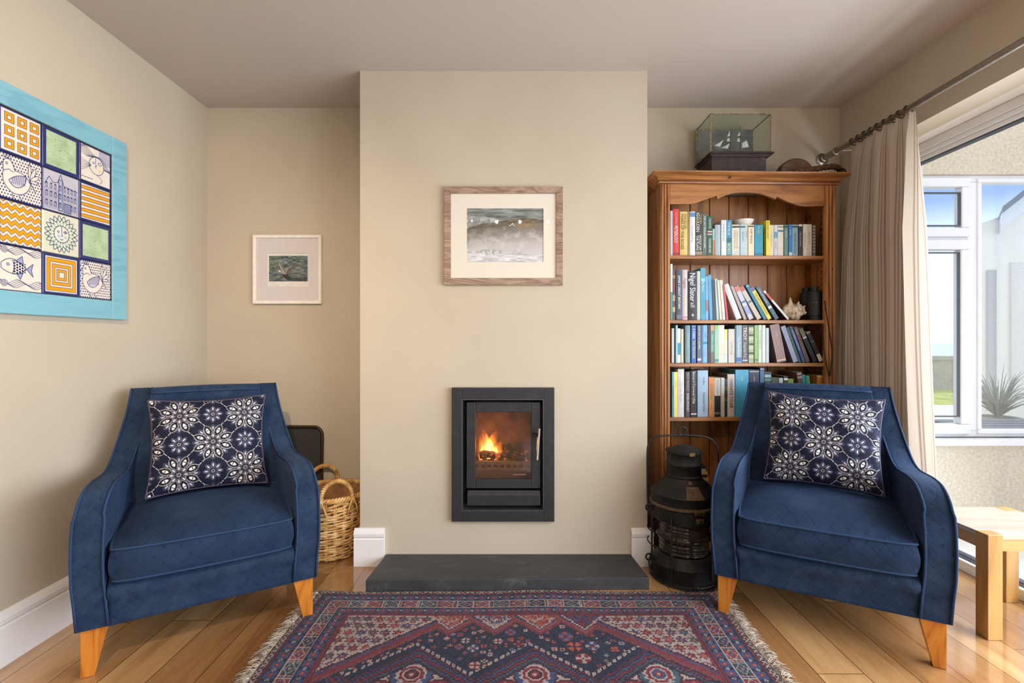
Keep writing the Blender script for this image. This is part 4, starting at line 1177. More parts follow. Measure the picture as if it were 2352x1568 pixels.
bk = thing('bookcase', 'tall pine bookcase with fluted sides and carved top rail in the right alcove', 'bookcase', (BKX, BKY, 0), TH)
WB = lxp(1921); DB = .235
lI, rI = lxp(1539.5), lxp(1895)
ztop = lzp(423, WB / 2)
for (a, b_) in ((0, .02), (WB - .02, WB)):
    MB().box(a, b_, .018, DB, 0, ztop).build('side_panel', M_PINE_Z, parent=bk, bevel=.001)
def stile(a, b_):
    m_ = MB().box(a, b_, 0.003, .02, .07, ztop)
    w = (b_ - a); n = 3
    for k in range(n):
        xc = a + w * (.2 + .3 * k); r_ = w * .135
        m_.tube([(xc, .003, .12), (xc, .003, ztop - .005)], r_, 12)
    m_.box(a, b_, -.002, .003, .07, .12)
    return m_.build('stile', M_PINE_Z, parent=bk, autos=40)
stile(0, lI); stile(rI, WB)
# back boards: tongue and groove
b = MB(); nb = 8; bw = (WB - .04) / nb
for k in range(nb):
    x = .02 + k * bw
    b.prism([(x + .0015, DB - .012), (x + .004, DB - .016), (x + bw - .004, DB - .016), (x + bw - .0015, DB - .012), (x + bw - .0015, DB - .002), (x + .0015, DB - .002)], .08, ztop, 'z')
b.box(.02, WB - .02, DB - .004, DB, .08, ztop)
b.build('back_boards', M_PINE_Z, parent=bk)
shz = [lzp(586.5, .3, .01), lzp(734.5, .3, .01), lzp(833.5, .3, .01), lzp(958.5, .2, .01), .345, .085]
for i, z in enumerate(shz):
    MB().box(.02, WB - .02, .006, DB - .016, z - .0185, z).build('shelf', M_PINE_X, parent=bk, bevel=.003)
# shaped valance
pts = [(290, 205), (290, 432), (520, 432), (560, 424), (600, 412), (660, 390), (740, 362), (812, 340), (822, 376), (870, 352), (930, 328), (990, 312), (1060, 304), (1150, 302), (1240, 306), (1310, 318), (1370, 336), (1430, 358), (1480, 380), (1493, 350), (1560, 382), (1630, 412), (1700, 438), (1760, 452), (1830, 458), (2025, 458), (2025, 215)]
pl2 = []
for (zx, zy) in pts:
    l = lxp(1480 + zx / 4.9, .004); pl2.append((l, lzp(380 + zy / 4.9, l, .004)))
pl2[0] = (pl2[0][0], ztop); pl2[-1] = (pl2[-1][0], ztop)
b = MB(); b.prism(pl2, .004, .022, 'y'); b.build('valance', M_PINE_X, parent=bk, bevel=.0015)
# cornice, mitred round three sides
zc0, zc1 = lzp(424, .4, 0), lzp(392.5, .35, -.045)
cp = [(0.0, 0), (.010, .004), (.012, .012), (.008, .016), (.016, .022), (.018, .027), (.036, .046), (.045, .054), (.047, .064), (.047, .068), (0, .068)]
k_ = (zc1 - zc0) / .068
cp = [(p[0], p[1] * k_) for p in cp]
vs = []; fs = []; n = len(cp)
for st_ in range(4):
    for (o_, z) in cp:
        P_ = [(-o_, DB), (-o_, -o_), (WB + o_, -o_), (WB + o_, DB)][st_]
        vs.append((P_[0], P_[1], zc0 + z))
for st_ in range(3):
    for i in range(n):
        j = (i + 1) % n; fs.append((st_ * n + i, st_ * n + j, (st_ + 1) * n + j, (st_ + 1) * n + i))
fs += [tuple(range(n)), tuple(3 * n + k for k in range(n - 1, -1, -1))]
bco = MB().add(vs, fs); bco.box(0, WB, 0, DB, zc0 + .03, zc1 - .0005)
bco.build('cornice', M_PINE_X, parent=bk, autos=50)
b = MB(); b.box(-.006, WB + .006, -.006, DB, 0, .07); b.build('plinth', M_PINE_X, parent=bk, bevel=.004)
# notched shelf supports inside
for (xx, sg) in ((.021, 1), (WB - .021, -1)):
    pz = []; z = .12
    while z < ztop - .12: pz += [(z, 0), (z + .022, .014), (z + .026, .002)]; z += .032
    for yy in (.045, DB - .06):
        b = MB(); poly_ = [(xx, .12)] + [(xx + sg * (.008 + p[1]), p[0]) for p in pz] + [(xx, z)]
        b.prism(poly_, yy, yy + .018, 'y'); b.build('shelf_support', M_PINE_D, parent=bk)
# a dark knot on the right stile
b = MB(); kx, kz = lxp(1912, -.001), lzp(619, .85); b.ball((kx, .0005, kz), (.0075, .003, .008), 12); b.build('knot', plain((58, 32, 18), .5), parent=bk)
b = MB(); kx, kz = lxp(1677, -.03), lzp(408, .35, -.03); b.ball((kx, -.031, kz), (.007, .003, .006), 12); b.build('knot', plain((66, 36, 20), .5), parent=bk)

# ------------------------------------------------------------------ books
M_PAGE = NM('pages', (226, 216, 196), .9, spec=.1); vv_ = M_PAGE.coord('Object', scale=(400, 1, 1)); M_PAGE.col(M_PAGE.ramp(M_PAGE.noise(vv_, 3, 2), [(.3, (200, 188, 166)), (.7, (236, 228, 210))])); M_PAGE = M_PAGE.mat
rb = random.Random(21)
def book(lx, z, t, h, color, label, texts=(), bands=(), ang=0.0, hard=False, dy=None, depth=None, group='books', flat=False, side=None):
    dy = .024 + rb.random() * .006 if dy is None else dy
    depth = min(.182, max(.095, h * .68)) if depth is None else min(depth, .182)
    M = BKM @ Matrix.Translation((lx, dy, z)) @ Matrix.Rotation(ang, 4, 'Y')
    r = thing('book', label, 'book', M.to_translation(), rot=M.to_euler(), group=group)
    mats = [plain(color, .45 if not hard else .55)]
    e = .0022 if hard else .0007
    b = MB()
    # spine, gently rounded for hardbacks
    if hard:
        n = 6; sp_ = [(t * k / n, -.0025 * sin(pi * k / n)) for k in range(n + 1)]
        b.prism(sp_ + [(t, .002), (0, .002)], 0, h, 'z')
    else: b.box(0, t, -.0008, .0008, 0, h)
    b.box(0, e, .0008, depth, 0, h); b.box(t - e, t, .0008, depth, 0, h)
    if side is not None:
        mats.append(plain(side, .5)); b.box(-.0003, 0, .002, depth, .001, h - .001, mi=len(mats) - 1)
    fy = -.0032 if hard else -.0013
    for (a, c, bc) in bands:
        mats.append(plain(bc, .5)); b.box(t * .03, t * .97, fy + .0002, fy + .0006, h * (1 - c), h * (1 - a), mi=len(mats) - 1)
    for tx in texts:
        s_, a, c, tc, k = tx     # string, start and end fraction from the top, colour, height as fraction of thickness, optional sideways offset
        off = 0.0
        if isinstance(k, tuple): k, off = k
        mats.append(plain(tc, .5))
        ln = h * (c - a); zc_ = h * (1 - (a + c) / 2)
        Mt = Matrix(((0, 1, 0, t * (.5 + off)), (0, 0, -1, fy - .0003), (-1, 0, 0, zc_), (0, 0, 0, 1)))
        b.text(s_, t * k, Mt, mi=len(mats) - 1, width=ln)
    b.build('cover', mats, parent=r)
    ins = .003 if hard else .0004
    MB().box(e + .0002, t - e - .0002, .001, depth - ins - .0005, ins, h - ins).build('page_block', M_PAGE, parent=r)
    return r

W_ = (232, 230, 222); K_ = (34, 34, 38)
def row(entries, scale, ox, oy, zsh, shelf, group):
    for en in entries:
        x0, x1, tp_, colr, lab = en[:5]; op_ = en[5] if len(en) > 5 else {}
        a = lxp(ox + x0 / scale, .026); c = lxp(ox + x1 / scale, .026)
        t = c - a - .0006
        zt = lzp(oy + tp_ / scale, a, .026)
        book(a, zsh + .0003, t, zt - zsh, colr, lab, group=group, **op_)
def lean_row(entries, scale, ox, oy, zsh, group):
    for (bl, br, tl, ty, colr, lab, op_) in entries:
        a = lxp(ox + bl / scale, .026); a2 = lxp(ox + br / scale, .026); at = lxp(ox + tl / scale, .026)
        zt = lzp(oy + ty / scale, at, .026)
        H_ = zt - zsh; dx = at - a
        L = sqrt(H_ * H_ + dx * dx); an = math.atan2(dx, H_)
        t = (a2 - a) * cos(an)
        book(a, zsh + .0004, t, L, colr, lab, ang=an, group=group, **op_)
G1 = 'books on the top shelf of the bookcase'; G2 = 'books on the second shelf of the bookcase'; G3 = 'books on the third shelf of the bookcase'; G4 = 'books on the fourth shelf of the bookcase'
T = 'top shelf'
row([
 (292, 318, 510, (160, 190, 206), 'pale blue paperback at the far left end of the top shelf'),
 (320, 392, 490, (196, 60, 56), 'tall red hardback with white title, left part of top shelf', dict(hard=True, texts=[('PETERLOO', .36, .72, W_, .52), ('THE TERRIBLE', .06, .33, (230, 150, 140), .3)], bands=[(.93, .98, (150, 40, 40))])),
 (400, 490, 518, (206, 180, 104), 'gold hardback with dark lettering, right of the red one, top shelf', dict(hard=True, texts=[('CONN IGGULDEN', .05, .40, (110, 84, 30), (.36, .2)), ('WARS OF THE ROSES', .05, .86, (90, 70, 30), (.34, -.18))])),
 (492, 508, 522, (150, 128, 62), 'slim olive-gold book between gold hardback and white hardback, top shelf'),
 (510, 572, 520, (214, 216, 222), 'white hardback with blue band at its top, top shelf left', dict(hard=True, bands=[(.02, .12, (88, 130, 178))], texts=[('The Long Way', .2, .8, (170, 176, 190), .36)])),
 (574, 656, 518, (58, 62, 54), 'thick dark green hardback with big cream name on spine, top shelf', dict(hard=True, texts=[('IGGULDEN', .03, .46, W_, (.42, -.16)), ('CONN', .05, .28, (200, 170, 90), (.3, .26)), ('WOLF OF', .52, .88, W_, (.34, .18)), ('THE PLAINS', .54, .88, W_, (.32, -.22))], bands=[(.90, .98, (150, 130, 110))])),
 (658, 707, 550, (84, 102, 94), 'slim grey-green book titled in white capitals, top shelf', dict(texts=[('THE LAST ENGLISH POACHERS', .04, .82, W_, .42)])),
 (709, 768, 568, (38, 84, 64), 'dark green book with round red-white badge on spine, top shelf', dict(texts=[('THIS BOOK', .06, .32, (210, 220, 200), .42), ('THE ROSES END', .56, .92, W_, .38)], bands=[(.38, .47, (220, 220, 214)), (.40, .45, (176, 60, 50))])),
 (770, 792, 712, (150, 190, 180), 'narrow short book, pale green over orange, top shelf', dict(bands=[(.42, 1, (196, 124, 62))])),
 (794, 857, 668, (164, 178, 184), 'short pale grey-blue hardback left of two taller books, top shelf', dict(hard=True)),
 (864, 921, 615, (212, 214, 212), 'taller white paperback left of the blue and yellow book, top shelf', dict(texts=[('A Sense of Sky', .1, .6, (120, 170, 190), .4)])),
 (923, 983, 615, (58, 140, 170), 'blue paperback with yellow lettering low on spine, top shelf', dict(texts=[('THE BLUE', .06, .42, (200, 230, 235), .4), ('BODY', .64, .98, (226, 214, 70), .56)], bands=[(.5, .62, (40, 96, 110))])),
 (986, 1076, 665, (214, 204, 182), 'thick cream book with small grey printing under the white bowl', dict(bands=[(.04, .10, (50, 60, 50)), (.83, .96, (196, 200, 190))], texts=[('A COUNTRY LIFE IN WINTER AND', .18, .76, (150, 140, 120), (.2, .15)), ('OTHER TALES OF THE SHORE', .18, .76, (150, 140, 120), (.2, -.15))])),
 (1078, 1137, 665, (168, 194, 210), 'light blue paperback under right side of the white bowl', dict(texts=[('Salt Path', .2, .55, (120, 140, 160), .34)], bands=[(.05, .10, (60, 80, 100))])),
 (1139, 1167, 668, (206, 196, 172), 'slim tan paperback between light blue and cream ones, top shelf', dict(texts=[('HARBOUR', .1, .5, (90, 80, 60), .4)])),
 (1169, 1236, 668, (224, 210, 184), 'cream paperback with brown title just left of wide teal book', dict(texts=[('OVER THE EDGE', .12, .60, (84, 66, 48), .34)], bands=[(.03, .07, (60, 50, 40))])),
 (1242, 1333, 668, (26, 142, 172), 'wide teal book in the middle of the top shelf', dict(texts=[('The Light', .04, .30, (196, 190, 120), .34)], bands=[(.9, .96, (20, 110, 140))])),
 (1368, 1411, 620, (228, 208, 40), 'bright yellow book standing above its neighbours on top shelf', dict(texts=[('Birthday Letters', .04, .52, (60, 90, 60), .5), ('a', .82, .95, W_, .5)], depth=.2)),
 (1413, 1460, 668, (222, 206, 172), 'cream paperback right of the bright yellow book', dict(texts=[('On the Shore Road', .12, .8, (150, 136, 104), .3)])),
 (1462, 1504, 668, (196, 204, 206), 'slim whitish book with blue patch, right of centre top shelf', dict(bands=[(.22, .42, (96, 160, 190))], texts=[('ISLANDS', .45, .85, (120, 120, 120), .34)])),
 (1506, 1568, 668, (216, 208, 190), 'ivory paperback left of the sage green one, top shelf', dict(bands=[(.16, .22, (80, 116, 110)), (.04, .08, (120, 120, 110))])),
 (1574, 1620, 668, (96, 126, 116), 'sage green paperback left of the deep blue one, top shelf', dict(bands=[(.03, .09, (40, 50, 46))], texts=[('The Wild', .2, .4, (200, 210, 200), .34)])),
 (1623, 1661, 665, (28, 108, 168), 'deep blue slim book near right end of top shelf', dict(texts=[('KAYAK', .1, .4, (200, 220, 235), .36)], bands=[(.88, .98, (200, 210, 214))])),
 (1664, 1727, 665, (128, 158, 170), 'blue-grey book with dark title near right end of top shelf', dict(texts=[('THE SURVIVORS CLUB', .26, .90, (40, 50, 60), .44)], bands=[(.04, .10, (50, 60, 70))])),
 (1734, 1780, 662, (36, 34, 32), 'black book with cream cap on spine, top shelf right', dict(bands=[(0, .06, (214, 204, 180))], texts=[('THE LAST WINTER', .14, .8, (190, 184, 170), .3)])),
 (1784, 1826, 662, (206, 196, 176), 'beige slim book right of the black one, top shelf', dict(texts=[('WIVES OF THE SEA', .12, .8, (110, 100, 84), .34)])),
 (1830, 1889, 660, (192, 182, 160), 'tan book with small dark title, second from right on top shelf', dict(texts=[('SAILING BY NIGHT', .2, .66, (60, 52, 44), .2)])),
 (1893, 1927, 672, (92, 86, 80), 'dark speckled book at the right end of top shelf', dict(bands=[(.1 * k + .03, .1 * k + .06, (150, 144, 134)) for k in range(9)])),
], 4.9, 1480, 380, shz[0], T, G1)
row([
 (293, 316, 30, (222, 222, 220), 'white and teal tall book at the left end of second shelf', dict(bands=[(.5, 1, (60, 140, 140))])),
 (320, 352, 100, (84, 64, 48), 'brown patterned cookbook beside the slate one, second shelf left', dict(bands=[(.1, .16, (150, 120, 80)), (.25, .4, (120, 60, 40)), (.5, .62, (160, 140, 110)), (.74, .84, (180, 160, 120))])),
 (355, 425, 93, (72, 76, 92), 'slate grey cookbook with white capitals down its spine, second shelf', dict(hard=True, texts=[("JAMIE'S GREAT BRITAIN", .07, .82, W_, .36)], bands=[(.90, .98, (96, 102, 122))])),
 (430, 490, 95, (196, 186, 182), 'pale mauve-grey cookbook between slate and black ones, second shelf', dict(hard=True, texts=[('Nigella', .12, .42, (160, 110, 100), .5), ('EXPRESS', .44, .80, (240, 226, 190), .4)], bands=[(.93, .96, (190, 120, 150))])),
 (494, 592, 112, (44, 43, 50), 'thick black cookbook with large white name, second shelf left', dict(hard=True, texts=[('Nigel Slater', .04, .62, (240, 240, 240), .62), ('all', .64, .74, (200, 200, 200), .5), ('+', .86, .94, (240, 240, 240), .5)], depth=.19)),
 (594, 631, 110, (188, 184, 172), 'slim stone-grey book right of the thick black one, second shelf'),
 (633, 688, 75, (62, 152, 178), 'tallest bright blue-green book on the second shelf', dict(texts=[('The River', .12, .56, (200, 230, 235), .46)], bands=[(.2, .26, (110, 190, 205)), (.6, .9, (50, 150, 170))])),
 (690, 724, 165, (112, 162, 204), 'sky blue book right of the tallest blue-green one, second shelf', dict(bands=[(.55, .8, (150, 110, 120))])),
], 4.9, 1480, 600, shz[1], 'second', G2)
lean_row([
 (734, 768, 716, 153, (84, 152, 190), 'slim blue book starting to lean, second shelf', {}),
 (772, 806, 752, 208, (34, 48, 62), 'narrow dark navy book, slightly leaning, second shelf', {}),
 (816, 846, 794, 198, (168, 190, 186), 'pale grey-green slim book, slightly leaning, second shelf', {}),
 (850, 874, 818, 214, (214, 206, 176), 'narrow cream book, slightly leaning, second shelf', {}),
 (884, 916, 850, 212, (212, 206, 202), 'white slim book beside the narrow cream one, second shelf', dict(bands=[(.8, .95, (190, 190, 200))])),
 (924, 944, 882, 262, (188, 70, 56), 'thin red leaning book left of the wide white leaning one', {}),
 (1040, 1106, 890, 268, (206, 212, 216), 'wide white leaning book near middle of second shelf', dict(hard=True)),
 (1126, 1160, 972, 284, (168, 150, 142), 'slim mauve-brown leaning book right of the wide white one', dict(side=(150, 140, 130))),
 (1184, 1240, 1012, 290, (182, 190, 204), 'pale lilac-grey leaning book with dark stripe, second shelf', dict(bands=[(.0, .16, (196, 120, 104)), (.45, .50, (60, 110, 130)), (.6, .85, (150, 160, 200))])),
 (1276, 1332, 1070, 294, (192, 180, 164), 'beige leaning book with red-patterned top, second shelf', dict(bands=[(.0, .14, (180, 100, 84)), (.44, .50, (90, 130, 140))])),
 (1348, 1386, 1138, 272, (22, 104, 140), 'dark teal leaning book left of the yellow one, second shelf', dict(bands=[(.02, .06, (120, 180, 196))])),
 (1396, 1444, 1192, 300, (226, 206, 48), 'yellow leaning book with dark capitals, second shelf', dict(texts=[('THE BIRTH DYNASTY', .18, .86, (70, 60, 30), .5)], bands=[(.0, .12, (110, 96, 140))])),
 (1474, 1524, 1252, 296, (62, 82, 110), 'slate blue leaning book with white script title, second shelf', dict(texts=[('Love of Country', .08, .50, W_, .46)], bands=[(.60, .67, (214, 220, 224)), (.74, .84, (60, 120, 100))])),
 (1614, 1644, 1338, 340, (222, 218, 212), 'steeply leaning white book with red top, beside the seashell', dict(bands=[(.08, .32, (214, 84, 72))], side=(70, 60, 60))),
], 4.9, 1480, 600, shz[1], G2)
row([
 (137, 170, 140, (186, 186, 174), 'short grey-cream book at the left end of third shelf'),
 (190, 214, 98, (150, 188, 214), 'narrow light blue book near left end of third shelf'),
 (216, 258, 142, (206, 206, 190), 'short cream book with teal blotch, third shelf left', dict(bands=[(.42, .76, (40, 140, 160))])),
 (264, 298, 150, (196, 190, 170), 'short beige book beside the one with teal blotch, third shelf'),
 (318, 385, 100, (118, 148, 154), 'grey-teal hardback left of the royal blue book, third shelf', dict(hard=True, texts=[('D J SUMMERS', .04, .8, (176, 200, 204), .38)])),
 (400, 465, 98, (34, 86, 166), 'royal blue book with white and yellow capitals, third shelf', dict(texts=[('L A PARIS', .03, .36, W_, .5), ('THE PRISONER', .40, .88, (226, 210, 60), .5)])),
 (480, 534, 98, (92, 96, 110), 'grey book with white capitals right of the royal blue, third shelf', dict(texts=[('DARK SIDE OF THE MIND', .03, .64, (226, 226, 230), .42)], bands=[(.88, .94, (200, 200, 204))])),
 (536, 560, 98, (56, 106, 146), 'narrow steel blue book on the third shelf'),
 (563, 622, 98, (118, 174, 210), 'light blue book with pink lettering low down, third shelf', dict(texts=[('FLIGHTS', .2, .35, (60, 110, 170), .4), ('PARADISE', .6, .84, (196, 130, 170), .4)], bands=[(.44, .50, (50, 120, 180))])),
 (626, 653, 98, (78, 32, 40), 'narrow maroon book left of the green one, third shelf'),
 (655, 708, 98, (84, 140, 122), 'green book with tan top and white title, third shelf', dict(texts=[('A Kitchen in the Fens', .2, .72, W_, .34)], bands=[(0, .15, (190, 150, 126)), (.72, 1, (110, 100, 90))])),
 (712, 770, 98, (150, 190, 164), 'mint green book left of the wide cream one, third shelf', dict(bands=[(.0, .12, (156, 190, 120)), (.9, .97, (80, 130, 150))])),
 (773, 847, 97, (226, 220, 202), 'wide cream book with streaked spine, middle of third shelf', dict(bands=[(.5, .95, (216, 206, 184))])),
 (849, 892, 155, (222, 216, 180), 'short cream and yellow book with pale blue foot, third shelf', dict(bands=[(0, .3, (222, 208, 120)), (.7, 1, (190, 210, 214))])),
 (900, 985, 150, (200, 194, 184), 'short wide stone-coloured book with grey title, third shelf', dict(texts=[('LITTLE TOLLER', .4, .76, (120, 116, 112), .26)])),
 (988, 1004, 100, (58, 80, 92), 'very thin dark teal book on the third shelf'),
 (1007, 1083, 98, (142, 166, 180), 'pale steel-blue book left of the charcoal one, third shelf', dict(texts=[('The Boat House', .3, .84, (226, 234, 240), .4)], bands=[(.86, .97, (60, 110, 170))])),
 (1089, 1166, 98, (84, 84, 86), 'charcoal book with large white capitals, third shelf', dict(texts=[('TROY', .03, .42, W_, .62), ('Stephen Fry', .46, .86, (210, 210, 210), .42)], bands=[(.92, .95, (210, 210, 210))])),
 (1172, 1240, 98, (168, 176, 142), 'sage book with black leafy pattern, third shelf', dict(bands=[(.08 * k + .02 * (k % 3), .08 * k + .05, ((60, 62, 50), (206, 204, 170), (90, 110, 70))[k % 3]) for k in range(12)])),
 (1254, 1305, 98, (146, 180, 110), 'apple green book on the third shelf', dict(texts=[('Meadow', .3, .6, (196, 214, 170), .4)], bands=[(.9, .95, (90, 130, 120))], side=(110, 140, 40))),
 (1308, 1352, 95, (206, 216, 202), 'pale green-white book right of the apple green, third shelf', dict(texts=[('THE UNCOVERED LIFE', .06, .7, (130, 150, 130), .4)])),
 (1359, 1404, 97, (216, 222, 208), 'whitish book left of a shorter blue-grey one, third shelf', dict(bands=[(0, .06, (230, 226, 200))])),
 (1406, 1446, 135, (190, 206, 212), 'shorter pale blue-grey book beside the big brown one, third shelf'),
], 5.88, 1520, 730, shz[2], 'third', G3)
lean_row([
 (1556, 1684, 1456, 100, (152, 122, 116), 'big dusty-brown leaning hardback with gold dot, third shelf', dict(hard=False, texts=[('VINTAGE BY SALTWATER', .18, .56, (230, 222, 216), .10)], bands=[(.93, .965, (226, 190, 150))], side=(92, 62, 60), depth=.19)),
 (1780, 1846, 1606, 122, (150, 156, 184), 'pale lilac leaning book right of the big brown one, third shelf', dict(side=(100, 96, 120))),
 (1858, 1892, 1688, 136, (52, 84, 84), 'dark green leaning book, third shelf right', {}),
 (1904, 1946, 1722, 124, (40, 74, 124), 'dark blue leaning book with pale capitals, third shelf right', dict(texts=[('KATHERINE SWEETMAN', .1, .66, (200, 214, 230), .5)])),
 (1956, 2008, 1782, 132, (84, 62, 68), 'dark maroon-grey leaning book with pale word, third shelf right', dict(texts=[('ELIZA', .06, .22, (196, 180, 170), .5)], bands=[(.28, .34, (150, 50, 90)), (.4, .95, (104, 76, 72))])),
 (2050, 2112, 1846, 152, (28, 28, 28), 'black leaning book with leafy picture on top, third shelf right', dict(bands=[(.02, .26, (110, 106, 80)), (.26, .30, (196, 190, 176))])),
 (2128, 2188, 1946, 200, (22, 22, 22), 'black leaning book with cream foot at right end of third shelf', dict(bands=[(.0, .05, (150, 146, 136)), (.74, .97, (206, 190, 166)), (.3, .34, (90, 90, 88))])),
], 5.88, 1520, 730, shz[2], G3)
row([
 (137, 167, 730, (66, 142, 168), 'teal slim book at the left end of fourth shelf', dict(bands=[(.0, .3, (90, 160, 184))], texts=[('CATCHING TIDES', .12, .8, (30, 70, 90), .4)])),
 (169, 217, 730, (228, 208, 92), 'yellow book second from left on the fourth shelf', dict(texts=[('SAFFRON', .12, .5, (214, 190, 70), .4)])),
 (219, 305, 690, (206, 206, 204), 'tall white hardback with faint title on the fourth shelf', dict(hard=True, texts=[('The Salt House', .14, .8, (190, 184, 160), .34)])),
 (318, 382, 725, (84, 76, 82), 'mauve-grey hardback with white capitals, fourth shelf left', dict(hard=True, texts=[('DICK FRANCIS', .03, .42, (176, 168, 164), .5), ('EVEN MONEY', .48, .88, W_, .46)])),
 (392, 474, 710, (58, 58, 60), 'dark charcoal hardback titled in rough white letters, fourth shelf', dict(hard=True, texts=[('Bernard Cornwell', .03, .54, (206, 206, 200), .42), ('1356', .56, .72, (230, 226, 200), .42)], bands=[(.92, .95, (200, 200, 200))])),
 (486, 628, 708, (162, 188, 212), 'widest pale blue hardback with black lettering, fourth shelf', dict(hard=True, texts=[('JO BELL', .10, .36, (40, 44, 60), (.14, .08)), ('IMAGINATION', .42, .94, (34, 38, 60), (.2, .08))], bands=[])),
 (640, 711, 805, (226, 138, 78), 'orange paperback with green title, fourth shelf', dict(texts=[('REBIRDING', .16, .56, (70, 140, 100), .46), ('wild', .68, .8, (190, 100, 60), .4)], bands=[(.5, 1, (206, 150, 90))])),
 (713, 800, 810, (192, 188, 178), 'paperback half grey and half black, right of the orange one', dict(bands=[(.46, 1, (22, 22, 24)), (.88, .93, (190, 190, 186))], texts=[('THE STONE DIARY', .06, .42, (150, 146, 140), .2)])),
 (803, 848, 808, (190, 202, 204), 'slim pale blue and cream paperback, middle of fourth shelf', dict(bands=[(.4, 1, (196, 184, 160))])),
 (850, 889, 825, (48, 52, 56), 'slim dark green-black paperback, middle of fourth shelf', dict(bands=[(.2, .3, (90, 80, 60)), (.5, .6, (80, 84, 70))])),
 (892, 990, 760, (206, 192, 186), 'pinkish cream book with heavy black title, fourth shelf', dict(hard=True, texts=[('THE', .10, .17, (40, 36, 36), .3), ('WHITE TIGER', .17, .80, (32, 30, 32), .46)], side=(120, 84, 74), depth=.19)),
 (996, 1176, 700, (74, 160, 194), 'big light blue book beside the right armchair, fourth shelf', dict(texts=[('THE SEA', .12, .24, W_, .10)], side=(60, 124, 120), depth=.195)),
 (1184, 1322, 700, (36, 46, 72), 'navy book with silver mark above the right armchair back', dict(texts=[('CRUISE', .14, .24, (200, 204, 214), .12)], bands=[(.03, .05, (180, 186, 196))])),
 (1328, 1384, 672, (40, 74, 112), 'tall blue book with pale stripe behind the right armchair', dict(bands=[(.02, .04, (160, 190, 210)), (.06, .3, (70, 110, 150))])),
 (1386, 1480, 730, (32, 58, 68), 'dark teal book with pale band behind the right armchair', dict(bands=[(.06, .12, (150, 180, 186)), (.15, .2, (90, 140, 140))])),
 (1484, 1580, 815, (70, 66, 50), 'low brown-green book behind the right armchair, fourth shelf', {}),
 (1590, 1642, 812, (180, 200, 196), 'low pale green paperback right of the brown-green one, fourth shelf', {}),
 (1646, 1702, 785, (36, 44, 50), 'low dark paperback with white dots behind the armchair cushion', dict(bands=[(.05, .1, W_)])),
 (1704, 1776, 822, (120, 150, 60), 'low lime green paperback behind the armchair, fourth shelf', {}),
], 5.88, 1520, 730, shz[3], 'fourth', G4)
lean_row([
 (1900, 1966, 1826, 735, (82, 66, 60), 'brown leaning book with pale pattern, fourth shelf right', dict(bands=[(.02, .06, (170, 150, 140)), (.1, .14, (170, 150, 140))], side=(110, 84, 66), depth=.16)),
 (1972, 2010, 1896, 770, (36, 140, 160), 'teal leaning paperback behind the armchair, fourth shelf right', {}),
 (2014, 2060, 1946, 785, (70, 160, 120), 'green leaning paperback beside the teal one, fourth shelf right', {}),
], 5.88, 1520, 730, shz[3], G4)
row([(2100, 2212, 778, (190, 120, 50), 'tan and orange book at the right end of fourth shelf', dict(bands=[(0, .04, (210, 180, 130))]))], 5.88, 1520, 730, shz[3], 'fourth', G4)
# flat stack of books beside the lantern on the low shelf
zz = shz[4] + .0005
for i, (colr, lab, t) in enumerate([((96, 110, 120), 'grey-blue book at the bottom of the flat stack, low shelf', .020), ((190, 150, 96), 'tan book lying second from bottom of the flat stack, low shelf', .017), ((60, 40, 60), 'plum book lying in the middle of the flat stack, low shelf', .016),
        ((206, 170, 110), 'pale tan book lying above the plum one, low shelf stack', .014), ((170, 180, 182), 'pale grey book lying second from top of the stack, low shelf', .015), ((40, 44, 46), 'dark book lying on top of the flat stack, low shelf', .012)]):
    wd = .19 - .004 * i
    M = BKM @ Matrix.Translation((.07 + .006 * (i % 2), .03 + .004 * (i % 3), zz)) @ Matrix.Rotation(R(90), 4, 'Y') @ Matrix.Rotation(R(0), 4, 'Z')
    # lying flat: spine towards the room
    r = thing('book', lab, 'book', (BKM @ Vector((.07 + .006 * (i % 2), .03, zz)))[:], TH, group='books stacked flat on the low shelf')
    b = MB(); b.box(0, wd, -.001, .001, 0, t); b.box(0, wd, .001, .15, 0, .0015); b.box(0, wd, .001, .15, t - .0015, t); b.build('cover', plain(colr, .6), parent=r)
    MB().box(.002, wd - .002, .0012, .147, .0016, t - .0016).build('page_block', M_PAGE, parent=r)
    zz += t + .0004

# ------------------------------------------------------------------ things in and on the bookcase
# white bowl on the books
bx = lxp(1706, .09); bzb = lzp(380 + 665 / 4.9, lxp(1690, .026), .026) + .001
Wp = bkw(bx, .085, bzb)
pr_ = [(.001, 0), (.030, 0), (.032, .003), (.046, .020), (.052, .034), (.050, .0345), (.044, .021), (.030, .006), (.001, .005)]
o = MB().lathe(pr_, 40).build('bowl', plain((232, 226, 220), .3), smooth=True, autos=50); o.location = Wp
tag(o, 'small white bowl resting on top of the books, top shelf', 'bowl')
# spiny seashell
sx_, sz_ = lxp(1480 + 1690 / 4.9, .07), shz[1]
SHS = 1.22
sh = thing('seashell', 'cream spiny conch shell on the second shelf beside the leaning books', 'seashell', bkw(sx_, .075, sz_))
m = NM('shell', (206, 188, 160), .6); v = m.coord('Object'); m.col(m.ramp(m.noise(v, 45, 4, .6), [(.35, (150, 118, 84)), (.5, (204, 186, 158)), (.7, (226, 214, 196))])); m.bump(m.noise(v, 90, 4), .5, .004); M_SHELL = m.mat
b = MB(); vs = []; fs = []; nu, nv = 44, 20
for i in range(nu):
    for j in range(nv):
        t = i / (nu - 1); a = 2 * pi * j / nv
        rad = .034 * sin(pi * min(1, t * .95 + .05)) ** .7 * (1 + .10 * sin(a * 5 + t * 16)) * (1 + .06 * sin(t * 40))
        x = -.052 + .104 * t; y = rad * cos(a) * .85; z = .036 + rad * sin(a) * .98
        vs.append((x, y, z + .004 * sin(t * 9)))
